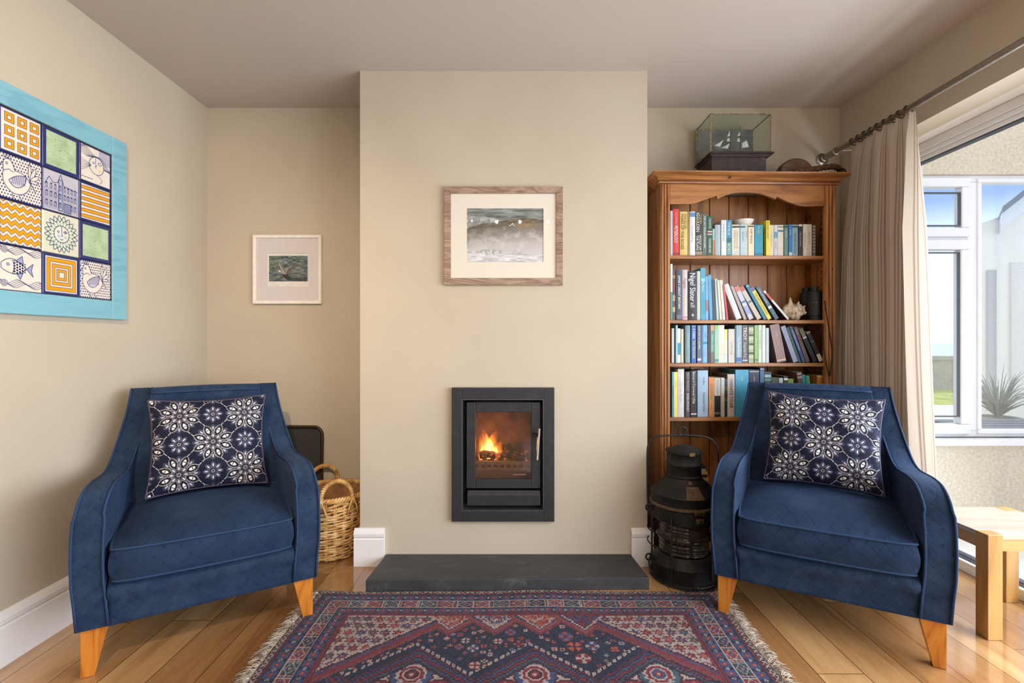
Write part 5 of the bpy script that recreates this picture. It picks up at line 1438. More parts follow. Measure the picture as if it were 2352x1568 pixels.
for i in range(nu - 1):
    for j in range(nv):
        l = (j + 1) % nv; fs.append((i * nv + j, i * nv + l, (i + 1) * nv + l, (i + 1) * nv + j))
fs += [tuple(range(nv)), tuple((nu - 1) * nv + j for j in range(nv - 1, -1, -1))]
b.add(vs, fs)
b.build('body', M_SHELL, parent=sh, smooth=True)
for (x, y, z, dx, dy_, dz, L, r_) in ((-.018, -.004, .060, -.1, -.1, 1, .036, .013), (.014, -.006, .058, .25, -.1, 1, .024, .011), (.034, -.01, .046, .7, -.2, .9, .022, .010), (-.040, -.008, .046, -.9, -.2, .5, .018, .010), (.044, -.012, .030, 1, -.2, .2, .014, .009), (-.006, -.026, .030, -.1, -1, .1, .012, .010), (.022, -.026, .026, .3, -1, 0, .012, .010)):
    d = Vector((dx, dy_, dz)).normalized(); p = Vector((x, y, z)) - d * .006
    MB().tube([p + d * L * t for t in (0, .3, .6, .85, 1)], [r_, r_ * .75, r_ * .5, r_ * .28, r_ * .08], 10).build('spine', M_SHELL, parent=sh, smooth=True)
sh.scale = (1.15, 1.15, 1.35)
# binoculars standing on end
bz = shz[1]; q0, q1 = lxp(1480 + 1850 / 4.9, .06), lxp(1480 + 2000 / 4.9, .06)
bi = thing('binoculars', 'black binoculars standing upright at the right of the second shelf', 'binoculars', bkw((q0 + q1) / 2, .07, bz), TH)
M_BLK = plain((26, 27, 29), .55); M_BLK2 = plain((38, 40, 42), .35)
rB = (q1 - q0) / 2 * .98; hB = lzp(600 + 285 / 4.9, .8, .06) - bz
for yy in (0, .066):
    b = MB(); b.lathe([(.001, 0), (rB * .86, 0), (rB * .9, .004), (rB * .9, .022), (rB, .025), (rB, hB * .52), (rB * .96, hB * .53), (rB * .96, hB * .54), (rB, hB * .55), (rB * .98, hB * .80), (rB * .86, hB * .86), (rB * .55, hB * .88), (rB * .55, hB * .96), (rB * .62, hB * .965), (rB * .62, hB), (rB * .45, hB), (.001, hB * .97)], 32, c=(0, yy, 0))
    b.build('barrel', M_BLK, parent=bi, autos=35)
MB().lathe([(rB * 1.0, hB * .50), (rB * 1.03, hB * .505), (rB * 1.03, hB * .55), (rB * 1.0, hB * .555)], 32).build('focus_ring', M_BLK2, parent=bi, autos=35)
MB().box(-.012, .012, .02, .05, hB * .4, hB * .8).build('bridge', M_BLK2, parent=bi, bevel=.003)
# black cable hanging at the right side
b = MB(); cx1 = WB + .0
pts = [(lxp(1893, 0), lzp(690, .85), -.004), (lxp(1899, 0), lzp(735, .85), -.006), (lxp(1906, 0), lzp(780, .85), -.007), (lxp(1909, 0), lzp(820, .85), -.007), (lxp(1906, 0), lzp(848, .85), -.008), (lxp(1903, 0), lzp(863, .85), -.009), (lxp(1899, 0), lzp(850, .85), -.007), (lxp(1892, 0), lzp(812, .85), -.006), (lxp(1889, 0), lzp(775, .85), -.006), (lxp(1890, 0), lzp(748, .85), -.004)]
P_ = smooth3([bkw(p[0], p[2], p[1]) for p in pts], 8)
b.tube(P_, .0028, 8); o = b.build('cable', M_BLK, smooth=True, loc=tuple(P_[-1])); tag(o, 'thin black cable looped over the right upright of the bookcase', 'cable')

# ship model in a glass case
zT = zc1
cx0, cx1_ = wx(1632, 2.56), wx(1771, 2.56); cy0, cy1 = 2.56, 2.755
zb1 = wz(346, 2.55); zg1 = wz(260.5, 2.56)
sc2 = thing('ship_case', 'glass display case with model sailing ship on top of the bookcase', 'display case', ((cx0 + cx1_) / 2, (cy0 + cy1) / 2, zT))
m = NM('dark_case_wood', (46, 30, 26), .6); v = m.coord('Object'); m.col(m.ramp(m.noise(v, 30, 6, .7), [(.35, (34, 22, 20)), (.6, (58, 40, 34)), (.8, (96, 74, 60))])); M_DKW = m.mat
b = MB(); b.box(cx0 + .008, cx1_ - .022, cy0 + .006, cy1 - .006, zT + .0005, zb1 - .012); b.build('base_box', M_DKW, parent=sc2, world=True, bevel=.002)
b = MB(); b.box(cx0 - .008, cx1_ + .012, cy0 - .012, cy1 + .008, zb1 - .012, zb1 - .006); b.prism([(cx0 + .006, zb1 - .028), (cx1_ - .02, zb1 - .028), (cx1_ + .008, zb1 - .012), (cx0 - .004, zb1 - .012)], cy0 - .002, cy1, 'y')
b.box(cx0 - .002, cx1_ + .004, cy0 - .004, cy1 + .004, zb1 - .006, zb1); b.build('base_moulding', M_DKW, parent=sc2, world=True)
M_BRASS = plain((176, 160, 116), .45, .7); m = NM('old_brass', (168, 152, 112), .5, .6); v = m.coord('Object'); m.col(m.ramp(m.noise(v, 90, 4, .7), [(.35, (92, 76, 50)), (.55, (168, 152, 112)), (.7, (206, 196, 160))])); M_BRASS = m.mat
t_ = .0045
fr_ = MB()
for (x, y) in ((cx0, cy0), (cx1_, cy0), (cx0, cy1), (cx1_, cy1)): fr_.box(x - t_ / 2, x + t_ / 2, y - t_ / 2, y + t_ / 2, zb1, zg1)
fr_.box(cx0, cx1_, cy0 - t_ / 2, cy0 + t_ / 2, zg1 - t_, zg1); fr_.box(cx0, cx1_, cy1 - t_ / 2, cy1 + t_ / 2, zg1 - t_, zg1)
fr_.box(cx0 - t_ / 2, cx0 + t_ / 2, cy0, cy1, zg1 - t_, zg1); fr_.box(cx1_ - t_ / 2, cx1_ + t_ / 2, cy0, cy1, zg1 - t_, zg1)
fr_.build('case_frame', M_BRASS, parent=sc2, world=True)
M_CASEG = glass_mat('case_glass', (246, 250, 247), .05)
b = MB(); b.box(cx0 + .003, cx1_ - .003, cy0, cy0 + .0015, zb1, zg1 - .004); b.box(cx0, cx0 + .0015, cy0 + .003, cy1 - .003, zb1, zg1 - .004); b.box(cx1_ - .0015, cx1_, cy0 + .003, cy1 - .003, zb1, zg1 - .004); b.box(cx0 + .003, cx1_ - .003, cy0 + .003, cy1 - .003, zg1 - .003, zg1 - .0015)
b.build('glass', M_CASEG, parent=sc2, world=True)
cv = Canvas(1.7, 1.0, 120, 80, (112, 108, 106)); n_ = fbm(cv.X * 3, cv.Y * 4, 44)
cv.C = np.stack([92 + n_ * 70 - cv.Y * 14, 88 + n_ * 66 - cv.Y * 12, 90 + n_ * 56 - cv.Y * 6], -1)
cv.C[cv.Y < .2] = cv.C[cv.Y < .2] * .7 + np.array((60, 66, 66)) * .3
P = np.zeros(cv.C.shape); P[..., 0] = cx0 + .004 + (cx1_ - cx0 - .008) * cv.X / 1.7; P[..., 1] = cy1 - .004; P[..., 2] = zb1 + (zg1 - zb1 - .006) * cv.Y
MB().box(cx0 + .003, cx1_ - .003, cy1 - .0035, cy1 - .001, zb1, zg1 - .005).build('back_panel', plain((70, 66, 64), .8), parent=sc2, world=True)
grid_mesh('painted_sky', P, M_PRINT, cv.C, parent=sc2, world=True)
# the ship itself
shx = wx(1688, 2.64); shy = 2.64; z0 = zb1 + .001
spm = thing('model_ship', 'model two-masted ship with white sails inside the glass case', 'model ship', (shx, shy, z0))
def sxp(px): return wx(px, shy)
def szp(py): return wz(py, shy)
b = MB(); hull = []; L0, L1 = sxp(1646), sxp(1722)
ns = 16; vs = []; fs = []
for i in range(ns + 1):
    t = i / ns; x = L0 + (L1 - L0) * t; w = .014 * sin(pi * (t * .86 + .07)) ** .6; zt = z0 + .016 + .010 * (2 * t - 1) ** 2
    for (a, c) in ((-1, 1), (-.8, .4), (0, .02), (.8, .4), (1, 1)): vs.append((x, shy + w * a, z0 + (zt - z0) * c))
for i in range(ns):
    for k in range(4): fs.append((i * 5 + k, i * 5 + k + 1, i * 5 + 6 + k, i * 5 + 5 + k))
    fs.append((i * 5 + 4, i * 5, i * 5 + 5, i * 5 + 9))
fs += [(0, 1, 2, 3, 4), (ns * 5 + 4, ns * 5 + 3, ns * 5 + 2, ns * 5 + 1, ns * 5)]
b.add(vs, fs); b.build('hull', plain((50, 42, 40), .6), parent=spm, world=True)
M_SPAR = plain((52, 44, 40), .6)
mast1, mast2 = sxp(1677), sxp(1700)
for mx_, top in ((mast1, 290), (mast2, 288)):
    MB().tube([(mx_, shy, z0 + .012), (mx_, shy, szp(top))], [.0016, .0008], 6).build('mast', M_SPAR, parent=spm, world=True)
b = MB()
for mx_ in (mast1, mast2):
    for py in (305, 316, 327): b.tube([(mx_ - .014, shy - .002, szp(py)), (mx_ + .012, shy - .002, szp(py) + .004)], .0008, 5)
b.tube([(L0 - .002, shy, z0 + .02), (sxp(1637), shy, szp(334))], .0012, 6)
b.build('yards', M_SPAR, parent=spm, world=True)
b = MB()
for q in ((L0, szp(334), mast1, szp(296)), (mast1, szp(296), mast2, szp(312)), (mast2, szp(296), L1, szp(338)), (sxp(1662), szp(322), mast1, szp(300)), (L0 + .02, szp(340), mast2, szp(300))): b.tube([(q[0], shy, q[1]), (q[2], shy, q[3])], .0003, 4)
b.build('rigging', plain((60, 56, 54), .7), parent=spm, world=True)
M_SAIL = plain((226, 222, 216), .8)
def sail(pts, bulge=.004):
    b = MB(); n = 6; A, B, C_ = [Vector((sxp(p[0]), shy, szp(p[1]))) for p in pts[:3]]
    D_ = Vector((sxp(pts[3][0]), shy, szp(pts[3][1]))) if len(pts) > 3 else C_
    vs = []; fs = []
    for i in range(n + 1):
        for j in range(n + 1):
            u, v = i / n, j / n; p = (A * (1 - u) + B * u) * (1 - v) + (D_ * (1 - u) + C_ * u) * v
            p = p + Vector((0, -bulge * sin(pi * u) * sin(pi * min(1, v + .1)), 0)); vs.append(p)
    for i in range(n):
        for j in range(n): fs.append((i * (n + 1) + j, (i + 1) * (n + 1) + j, (i + 1) * (n + 1) + j + 1, i * (n + 1) + j + 1))
    b.add(vs, fs).build('sail', M_SAIL, parent=spm, world=True, smooth=True, solid=.0006)
sail([(1640, 334.5), (1654, 337.5), (1662, 320.5)]); sail([(1655, 340), (1672, 342), (1676, 329)]); sail([(1703, 340), (1720.5, 338), (1715, 322), (1704, 328)])
sail([(1669, 325), (1676.5, 325), (1675, 316), (1670, 319)]); sail([(1692, 325), (1700, 327), (1698, 316), (1694, 318)]); sail([(1670, 314), (1676, 312), (1676, 300)], .002); sail([(1693, 313), (1700, 311), (1699.5, 300)], .002)
# wooden pulley block with tarred rope
M_ROPE = NM('tarred_rope', (78, 48, 26), .8); v = M_ROPE.coord('Object'); M_ROPE.col(M_ROPE.ramp(M_ROPE.noise(v, 60, 4), [(.3, (48, 28, 16)), (.7, (112, 72, 38))])); M_ROPE = M_ROPE.mat
yp = 2.60
rp = thing('pulley_block', 'old wooden pulley block with coiled brown rope on top of the bookcase', 'pulley block', (wx(1850, yp), yp, zT))
xb0, xb1 = wx(1787, yp), wx(1866, yp); zp1 = wz(366, yp)
b = MB(); n = 20; pts = []
for k in range(n + 1):
    a = pi * k / n; pts.append(((xb0 + xb1) / 2 + (xb1 - xb0) / 2 * -cos(a), zT + .001 + (zp1 - zT) * sin(a) ** .8))
b.prism(pts, yp - .02, yp + .035, 'y'); b.build('block_shell', wood('block_wood', [(0, (52, 32, 18)), (.5, (92, 60, 34)), (1, (112, 78, 46))], 'x', 3, .6), parent=rp, world=True, bevel=.008, bseg=3)
def rope(pts, r_, name, parent, mat, turns=26, world=True):
    P = smooth3(pts, 12); n = len(P); b = MB(); L = [0]
    for i in range(1, n): L.append(L[-1] + (P[i] - P[i - 1]).length)
    for s_ in range(3):
        Q = []
        nn = Vector((0, 0, 1))
        for i in range(n):
            t_ = (P[min(i + 1, n - 1)] - P[max(i - 1, 0)]).normalized(); nn = (nn - t_ * nn.dot(t_)).normalized(); bb = t_.cross(nn)
            a = L[i] * turns + s_ * 2 * pi / 3; Q.append(P[i] + (nn * cos(a) + bb * sin(a)) * r_ * .5)
        b.tube(Q, r_ * .58, 7)
    return b.build(name, mat, parent=parent, smooth=True, world=world)
zr = zT + .017
rope([(wx(1798, yp), yp - .035, zr - .006), (wx(1825, yp), yp - .055, zr), (wx(1858, yp), yp - .055, zr + .010), (wx(1885, yp), yp - .045, zr + .022), (wx(1908, yp), yp - .03, zr + .030), (wx(1926, yp), yp - .01, zr + .022), (wx(1927, yp), yp + .02, zr + .004), (wx(1905, yp), yp + .035, zr), (wx(1885, yp), yp + .04, zr), (wx(1868, yp), yp + .04, zr)], .0145, 'rope', rp, M_ROPE, 90)
b = MB(); b.tube([(wx(1875, yp), yp - .045, zT + .007), (wx(1900, yp), yp - .05, zT + .006), (wx(1925, yp), yp - .035, zT + .007)], .0065, 8)
b.tube([Vector((wx(1926, yp) + .016 * cos(a), yp - .03, zT + .02 + .016 * sin(a))) for a in [2 * pi * k / 18 for k in range(18)]], .004, 8, closed=True)
b.build('iron_strop', plain((30, 28, 30), .4, .6), parent=rp, world=True, smooth=True)
# ------------------------------------------------------------------ ship's lantern
LX, LY = .800, 2.318
ln = thing('ship_lantern', 'large old black ship lantern with ribbed glass between hearth and right armchair', 'lantern', (LX, LY, 0))
m = NM('lantern_black', (28, 26, 25), .5, .4); v = m.coord('Object'); m.col(m.ramp(m.noise(v, 22, 6, .75), [(.4, (24, 22, 22)), (.62, (40, 36, 33)), (.8, (84, 70, 58))])); m.bump(m.noise(v, 60, 4), .2, .003); M_LAN = m.mat
M_LBR = NM('lantern_brass', (128, 104, 60), .5, .6); v = M_LBR.coord('Object'); M_LBR.col(M_LBR.ramp(M_LBR.noise(v, 70, 5, .7), [(.35, (66, 52, 34)), (.6, (140, 114, 66)), (.8, (176, 152, 96))])); M_LBR = M_LBR.mat
M_LBRN = NM('lantern_plaque', (98, 74, 54), .7, .2); v = M_LBRN.coord('Object'); M_LBRN.col(M_LBRN.ramp(M_LBRN.noise(v, 80, 5, .7), [(.4, (84, 62, 46)), (.6, (108, 84, 62)), (.78, (150, 132, 112))])); M_LBRN = M_LBRN.mat
def LA(prof, name, mat, seg=56, parent=None, autos=35): return MB().lathe(prof, seg).build(name, mat, parent=parent or ln, autos=autos)
base = LA([(.001, .004), (.148, .004), (.152, .000), (.155, .006), (.153, .013), (.147, .016), (.147, .070), (.149, .076), (.146, .080), (.120, .112), (.118, .118), (.001, .118)], 'base', M_LAN)
LA([(.001, .268), (.128, .268), (.128, .272), (.147, .274), (.147, .330), (.150, .334), (.150, .345), (.147, .349), (.147, .385), (.149, .389), (.147, .394), (.140, .400), (.080, .455), (.078, .462), (.001, .462)], 'hood', M_LAN)
LA([(.147, .336), (.1535, .338), (.1545, .343), (.1535, .348), (.147, .350)], 'band', M_LBRN)
LA([(.001, .462), (.079, .462), (.0815, .466), (.079, .470), (.077, .472), (.077, .512), (.0795, .516), (.0795, .523), (.077, .527), (.077, .570), (.0795, .574), (.077, .580), (.001, .580)], 'chimney', M_LAN)
cap = MB().lathe([(.082, .572), (.082, .580), (.074, .585), (.05, .592), (.03, .600), (.012, .604), (.001, .605)], 48); cap.build('cap', M_LAN, parent=ln, autos=35)
# ribbed lens
pf = []; n = 80
for i in range(n + 1):
    t = i / n; z = .118 + .150 * t
    d = abs(t - .5)
    rib = .0 if d < .17 else .0035 * abs(sin((d - .17) * 28))
    r_ = .108 + (.016 * cos((t - .5) / .17 * pi / 2) if d < .17 else 0) + rib
    pf.append((r_, z))
m = NM('lens_glass', (200, 196, 180), .05); m.n.remove(m.b)
tr = m.node('ShaderNodeBsdfTransparent'); gl = m.node('ShaderNodeBsdfGlossy'); mx = m.node('ShaderNodeMixShader'); fr = m.node('ShaderNodeFresnel'); df = m.node('ShaderNodeBsdfDiffuse'); m2 = m.node('ShaderNodeMixShader')
tr.inputs[0].default_value = lin((196, 190, 172)); gl.inputs['Roughness'].default_value = .08; m.link(fres_ior(m, 1.5), fr.inputs[0]); df.inputs[0].default_value = lin((96, 88, 76))
m2.inputs[0].default_value = .22; m.link(tr.outputs[0], m2.inputs[1]); m.link(df.outputs[0], m2.inputs[2]); m.link(m.math('MULTIPLY', fr.outputs[0], 1.4, clamp=True), mx.inputs[0]); m.link(m2.outputs[0], mx.inputs[1]); m.link(gl.outputs[0], mx.inputs[2]); m.link(mx.outputs[0], m.out.inputs[0])
MB().lathe(pf, 64).build('lens', m.mat, parent=ln, smooth=True)
LA([(.001, .118), (.03, .118), (.035, .16), (.016, .175), (.012, .20), (.001, .20)], 'burner', M_LBR)
# guard bars and hoops
b = MB()
for a in (188, 232, 300, 350, 40, 90, 140):
    x, y = cos(R(a)), sin(R(a))
    b.tube([(x * .120, y * .120, .300), (x * .152, y * .152, .300), (x * .156, y * .156, .292), (x * .156, y * .156, .035)], .0048, 8)
b.build('guard_bars', M_LAN, parent=ln, autos=50)
for z in (.160, .222):
    MB().tube([(.163 * cos(2 * pi * k / 48), .163 * sin(2 * pi * k / 48), z + .012 * cos(2 * pi * k / 48 + .9)) for k in range(48)], .0030, 8, closed=True).build('guard_hoop', M_LAN, parent=ln, smooth=True)
# carrying bail with ring, side eyes
b = MB()
pts = [(-.162, 0, .315), (-.168, 0, .36), (-.170, 0, .55), (-.166, 0, .60), (-.150, 0, .632), (-.12, 0, .645), (-.05, 0, .648), (.0, 0, .649), (.06, 0, .646), (.11, 0, .638), (.145, 0, .612), (.160, 0, .56), (.163, 0, .36), (.158, 0, .315)]
bail = b.tube(smooth3(pts, 5), .0042, 8).build('bail_handle', M_LAN, parent=ln, smooth=True)
MB().tube([(.019 * cos(a) - .005, .0, .668 + .019 * sin(a)) for a in [2 * pi * k / 24 for k in range(24)]], .0038, 8, closed=True).build('ring', M_LAN, parent=bail, smooth=True)
for (x, z) in ((-.163, .315), (.160, .315), (-.163, .085), (.160, .085)):
    MB().tube([(x + .014 * cos(a), -.004, z + .014 * sin(a)) for a in [2 * pi * k / 20 for k in range(20)]], .0045, 8, closed=True).tube([(x * .88, 0, z), (x * .97, 0, z)], .006, 8).build('eye', M_LAN, parent=ln, smooth=True)
b = MB(); b.tube(smooth3([(-.160, -.004, .083), (-.166, -.03, .05), (-.140, -.085, .012), (-.07, -.150, .007), (.02, -.168, .006), (.10, -.135, .007), (.15, -.06, .02), (.160, -.004, .08)], 8), .0040, 8)
b.tube([(-.0 + .014 * cos(a), -.172, .0165 + .010 * sin(a)) for a in [2 * pi * k / 18 for k in range(18)]], .003, 8, closed=True); b.build('lower_bail', M_LAN, parent=ln, smooth=True)
# hinge plates, latch and plaque facing the room
def patch(a0, a1, rz, name, mat, th_=.002, n=8):
    # rz: list of (r,z) along the surface
    vs = []; fs = []
    for i in range(n + 1):
        a = R(a0 + (a1 - a0) * i / n)
        for (r_, z) in rz: vs.append(((r_ + th_) * cos(a), (r_ + th_) * sin(a), z))
    m_ = len(rz)
    for i in range(n):
        for k in range(m_ - 1): fs.append((i * m_ + k, i * m_ + k + 1, (i + 1) * m_ + k + 1, (i + 1) * m_ + k))
    return MB().add(vs, fs).build(name, mat, parent=ln, solid=.002)
patch(256, 287, [(.1475, .392), (.140, .400), (.118, .4205), (.100, .437)], 'name_plaque', M_LBRN)
patch(264, 274, [(.094, .443), (.080, .456)], 'rivet_plate', M_LBRN)
patch(268, 286, [(.082, .568), (.082, .583)], 'cap_clasp', M_LBR); patch(268, 286, [(.149, .352), (.152, .345), (.1545, .34), (.149, .325), (.147, .322)], 'latch', M_LBR)
patch(271, 285, [(.147, .288), (.147, .310)], 'latch_plate', M_LBR)
MB().ball((.148 * cos(R(278)), .148 * sin(R(278)) - .003, .299), (.003, .003, .006), 10).build('keyhole', M_BLK, parent=ln)
b = MB()
for k in range(14):
    z = .300 - k * .010; a = R(312 - k * .8); b.ball((.160 * cos(a), .160 * sin(a), z), (.003, .003, .0055), 8)
b.build('chain', M_LAN, parent=ln, smooth=True)

# ------------------------------------------------------------------ wicker log basket
BCX, BCY = -.950, 2.594
bs = thing('log_basket', 'round wicker log basket with two looped handles beside the chimney breast', 'basket', (BCX, BCY, 0))
def wick(name, stops):
    m = NM(name, stops[1][1], .55); v = m.coord('Object'); m.col(m.ramp(m.noise(v, 26, 3, .6), stops)); m.bump(m.noise(v, 150, 3), .2, .002); return m.mat
M_WK = wick('wicker', [(.3, (158, 104, 50)), (.5, (206, 158, 92)), (.72, (232, 196, 136))]); M_WKD = wick('wicker_inner', [(.3, (124, 80, 44)), (.5, (150, 104, 62)), (.7, (176, 130, 84))])
def brad(z): return .158 + .030 * min(1, z / .28) + .004 * sin(z * 12)
NS = 26
b = MB(); nrow = 26; rr = random.Random(2)
for i in range(nrow):
    z = .012 + i * .0112
    if z > .302: break
    ph = i % 2; top_ = z > .23
    for s_ in ((0,) if not top_ else (0,)):
        pts = []
        for k in range(NS * 4):
            a = 2 * pi * k / (NS * 4)
            w = (.0042 if not top_ else .003) * (1 if ph else -1) * cos(a * NS / 1.0 * .5)
            pts.append((cos(a) * (brad(z) + w), sin(a) * (brad(z) + w), z + .0025 * sin(a * 3 + i * 1.7) + (.004 * sin(a * 9 + i * 2) if top_ else 0)))
        b.tube(pts, .0052 if not top_ else .0060, 6, closed=True)
b.build('woven_side', M_WK, parent=bs, smooth=True)
b = MB()
for k in range(NS):
    for d in (-.022, .022):
        a = 2 * pi * (k + .5) / NS + d; b.tube([(cos(a) * brad(z), sin(a) * brad(z), z) for z in (.004, .08, .16, .24, .312)], .0036, 6)
b.build('stakes', M_WK, parent=bs, smooth=True)
b = MB()
for j in range(3):
    pts = []
    for k in range(160):
        a = 2 * pi * k / 160; ph = a * 26 + j * 2 * pi / 3
        pts.append((cos(a) * (.188 + .007 * cos(ph)), sin(a) * (.188 + .007 * cos(ph)), .306 + .009 * sin(ph)))
    b.tube(pts, .0065, 6, closed=True)
b.build('plaited_rim', M_WK, parent=bs, smooth=True)
MB().lathe([(.001, .010), (.150, .010), (.152, .014), (.175, .300), (.171, .300), (.146, .02), (.001, .018)], 40).build('lining', M_WKD, parent=bs, smooth=True)
for sg in (-1, 1):
    dv = Vector((.5, -.866, 0)) * sg; sd_ = Vector((-dv.y, dv.x, 0))
    pts = []
    for k in range(25):
        a = pi * k / 24; pts.append(dv * (.186 - .012 * sin(a)) + sd_ * .076 * cos(a) + Vector((0, 0, .285 + .115 * sin(a) ** .75)))
    core = MB().tube(pts, .0095, 10).build('handle', M_WK, parent=bs, smooth=True)
    b = MB(); Q = []; turns = 26; nn = Vector((0, 0, 1)); N_ = 25 * 16
    PP = smooth3(pts, 16)
    L_ = len(PP)
    for i in range(L_):
        t_ = (PP[min(i + 1, L_ - 1)] - PP[max(i - 1, 0)]).normalized(); nn = (nn - t_ * nn.dot(t_)).normalized(); bb = t_.cross(nn)
        a = 2 * pi * turns * i / L_; Q.append(PP[i] + (nn * cos(a) + bb * sin(a)) * .0098)
    b.tube(Q, .0036, 5); b.build('wrapping', M_WK, parent=core, smooth=True)
    b = MB()
    for e_ in (0, -1):
        p = pts[e_]; 
        for q in (-1, 1): b.tube([p + Vector((0, 0, .035)) + dv * .006, p + sd_ * q * .018 + dv * .010 + Vector((0, 0, -.015)), p + sd_ * q * .024 + dv * .006 + Vector((0, 0, -.05))], .0045, 6)
    b.build('lashing', M_WK, parent=core, smooth=True)
# logs hardly seen in the basket: left out

# ------------------------------------------------------------------ fire screen leaning on the alcove wall
fx1 = wx(739, 2.775); fx0 = fx1 - .56; ft = wz(980, 2.785)
fsn = thing('fire_screen', 'dark metal mesh fire screen leaning on the wall behind the left armchair', 'fire screen', ((fx0 + fx1) / 2, 2.75, 0))
tilt_ = .035 / ft
def fsp(x, z): return (x, 2.760 + z * .022 / ft, z)
rc = .045; cor = []
for (cx_, cz_, a0) in ((fx1 - rc, ft - rc, 0), (fx0 + rc, ft - rc, 90)):
    for k in range(7): a = R(a0 + 15 * k); cor.append((cx_ + rc * cos(a), cz_ + rc * sin(a)))
path = [(fx1, .012)] + cor + [(fx0, .012)]
MB().tube([fsp(*p) for p in path], .0095, 10, closed=True).build('frame', plain((62, 42, 28), .45, .4), parent=fsn, world=True, smooth=True)
m = NM('wire_mesh', (40, 38, 38), .5, .5); tc = m.coord('Object', scale=(260, 1, 260)); ck = m.node('ShaderNodeTexChecker'); ck.inputs['Scale'].default_value = 1; m.link(tc, ck.inputs['Vector'])
m.col(m.mix(ck.outputs['Fac'], (58, 54, 52), (92, 88, 84))); M_MESH = m.mat
b = MB(); vs = [fsp(*p) for p in path]; b.add(vs, [tuple(range(len(vs)))]); b.build('mesh_panel', M_MESH, parent=fsn, world=True, solid=.002)

# ------------------------------------------------------------------ curtain pole and curtain
PX_, PZ_ = 1.745, 2.109
M_POLE = plain((150, 142, 132), .35, .85)
cp_ = thing('curtain_pole', 'brushed metal curtain pole running along the right wall above the door', 'curtain pole', (PX_, YB, PZ_))
MB().cyl((PX_, -2.1, PZ_), (PX_, YB - .005, PZ_), .0135, 20).build('pole', M_POLE, parent=cp_, world=True, autos=40)
b = MB(); M_ = Matrix.Translation((PX_, YB - .0005, PZ_)) @ Matrix.Rotation(R(90), 4, 'X')
b.lathe([(.001, 0), (.034, 0), (.034, .004), (.028, .008), (.021, .010), (.021, .030), (.0165, .032), (.0165, .12), (.020, .122), (.020, .128), (.016, .130), (.014, .130)], 28, M=M_); b.build('wall_socket', M_POLE, parent=cp_, world=True, autos=40)
MB().tube([(PX_ + .1, 2.62, PZ_ - .012), (PX_, 2.63, PZ_ - .016), (PX_ - .004, 2.68, PZ_ - .018)], .0015, 5).build('tieback_cord', plain((210, 204, 196), .6), parent=cp_, world=True)
MB().cyl((XR, -.2, PZ_), (PX_ + .012, -.2, PZ_), .008, 12).cyl((XR, -.2, PZ_), (XR - .006, -.2, PZ_), .025, 20).build('bracket', M_POLE, parent=cp_, world=True, autos=40)
m = NM('striped_linen', (206, 192, 174), .9, spec=.1)
tc = m.node('ShaderNodeTexCoord'); sp = m.node('ShaderNodeSeparateXYZ'); m.link(tc.outputs['UV'], sp.inputs[0]); u_ = sp.outputs[0]
st = m.math('FRACT', m.math('MULTIPLY', u_, 11.4))
c = m.ramp(st, [(0, (202, 188, 170)), (.30, (206, 192, 174)), (.305, (162, 141, 128)), (.335, (162, 141, 128)), (.34, (208, 194, 176)), (.37, (208, 194, 176)), (.375, (168, 148, 136)), (.40, (168, 148, 136)), (.405, (208, 194, 176)), (.435, (208, 194, 176)), (.44, (154, 134, 126)), (.475, (154, 134, 126)), (.48, (206, 192, 174)), (.52, (190, 172, 158)), (.56, (206, 192, 174)), (1, (202, 188, 170))])
nv_ = m.noise(m.coord('UV', scale=(900, 40, 1)), 1, 2); nh = m.noise(m.coord('UV', scale=(30, 900, 1)), 1, 2)
c = m.mix(m.math('MULTIPLY', m.math('ADD', nv_, nh), .22), c, (178, 160, 142)); m.col(c)
trl = m.node('ShaderNodeBsdfTranslucent'); m.link(c, trl.inputs[0]); ms = m.node('ShaderNodeMixShader'); ms.inputs[0].default_value = .30
m.link(m.b.outputs[0], ms.inputs[1]); m.link(trl.outputs[0], ms.inputs[2]); m.link(ms.outputs[0], m.out.inputs[0])
M_CURT = m.mat
ct = thing('curtain', 'long beige striped curtain drawn to the corner beside the bookcase', 'curtain', (PX_, 2.37, .02))
nu, nz_ = 420, 70
Pc = np.zeros((nz_, nu, 3))
s = np.linspace(0, 1, nu)
npl = 6
for j in range(nz_):
    t = j / (nz_ - 1)           # 0 top .. 1 bottom
    z = 2.093 - (2.093 - .02) * t
    sp_ = t ** .7
    ya = 2.565 + .13 * sp_; yb2 = 2.165 - .09 * sp_ ** 1.2 + .085 * max(0, min(1, (t - .80) / .08))
    warp = s + .012 * np.sin(s * 9 + 1) * sp_
    y = ya + (yb2 - ya) * warp
    amp = .024 + .034 * min(1, t * 4) + .012 * np.sin(s * 21 + 2) * sp_
    head = max(0, 1 - t / .05)
    ph = 2 * pi * npl * s + .8 * np.sin(s * 5 + t * 1.1) * sp_
    x = PX_ + .010 + amp * (np.sin(ph) + .22 * np.sin(2 * ph + 1.2 + t) * (1 - head * .5)) * (1 - .35 * head) + .008 * np.sin(t * 5 + s * 8) + .022 * t
    y = y + .010 * np.cos(ph * 1.0 + .6) * (1 + sp_) 
    x = np.minimum(x, PX_ + .09)
    Pc[j, :, 0] = x; Pc[j, :, 1] = y; Pc[j, :, 2] = z + .003 * np.sin(ph * 2) * head
o = grid_mesh('cloth', Pc, M_CURT, None, parent=ct, uv=True, world=True)
for k in range(9):
    yy = 2.545 - k * .044
    b = MB(); b.tube([(PX_ + .0185 * cos(a), yy + .004 * sin(a * 1), PZ_ - .003 + .0185 * sin(a)) for a in [2 * pi * q / 24 for q in range(24)]], .0026, 8, closed=True)
    b.build('ring', plain((92, 82, 74), .35, .8), parent=ct, world=True, smooth=True)

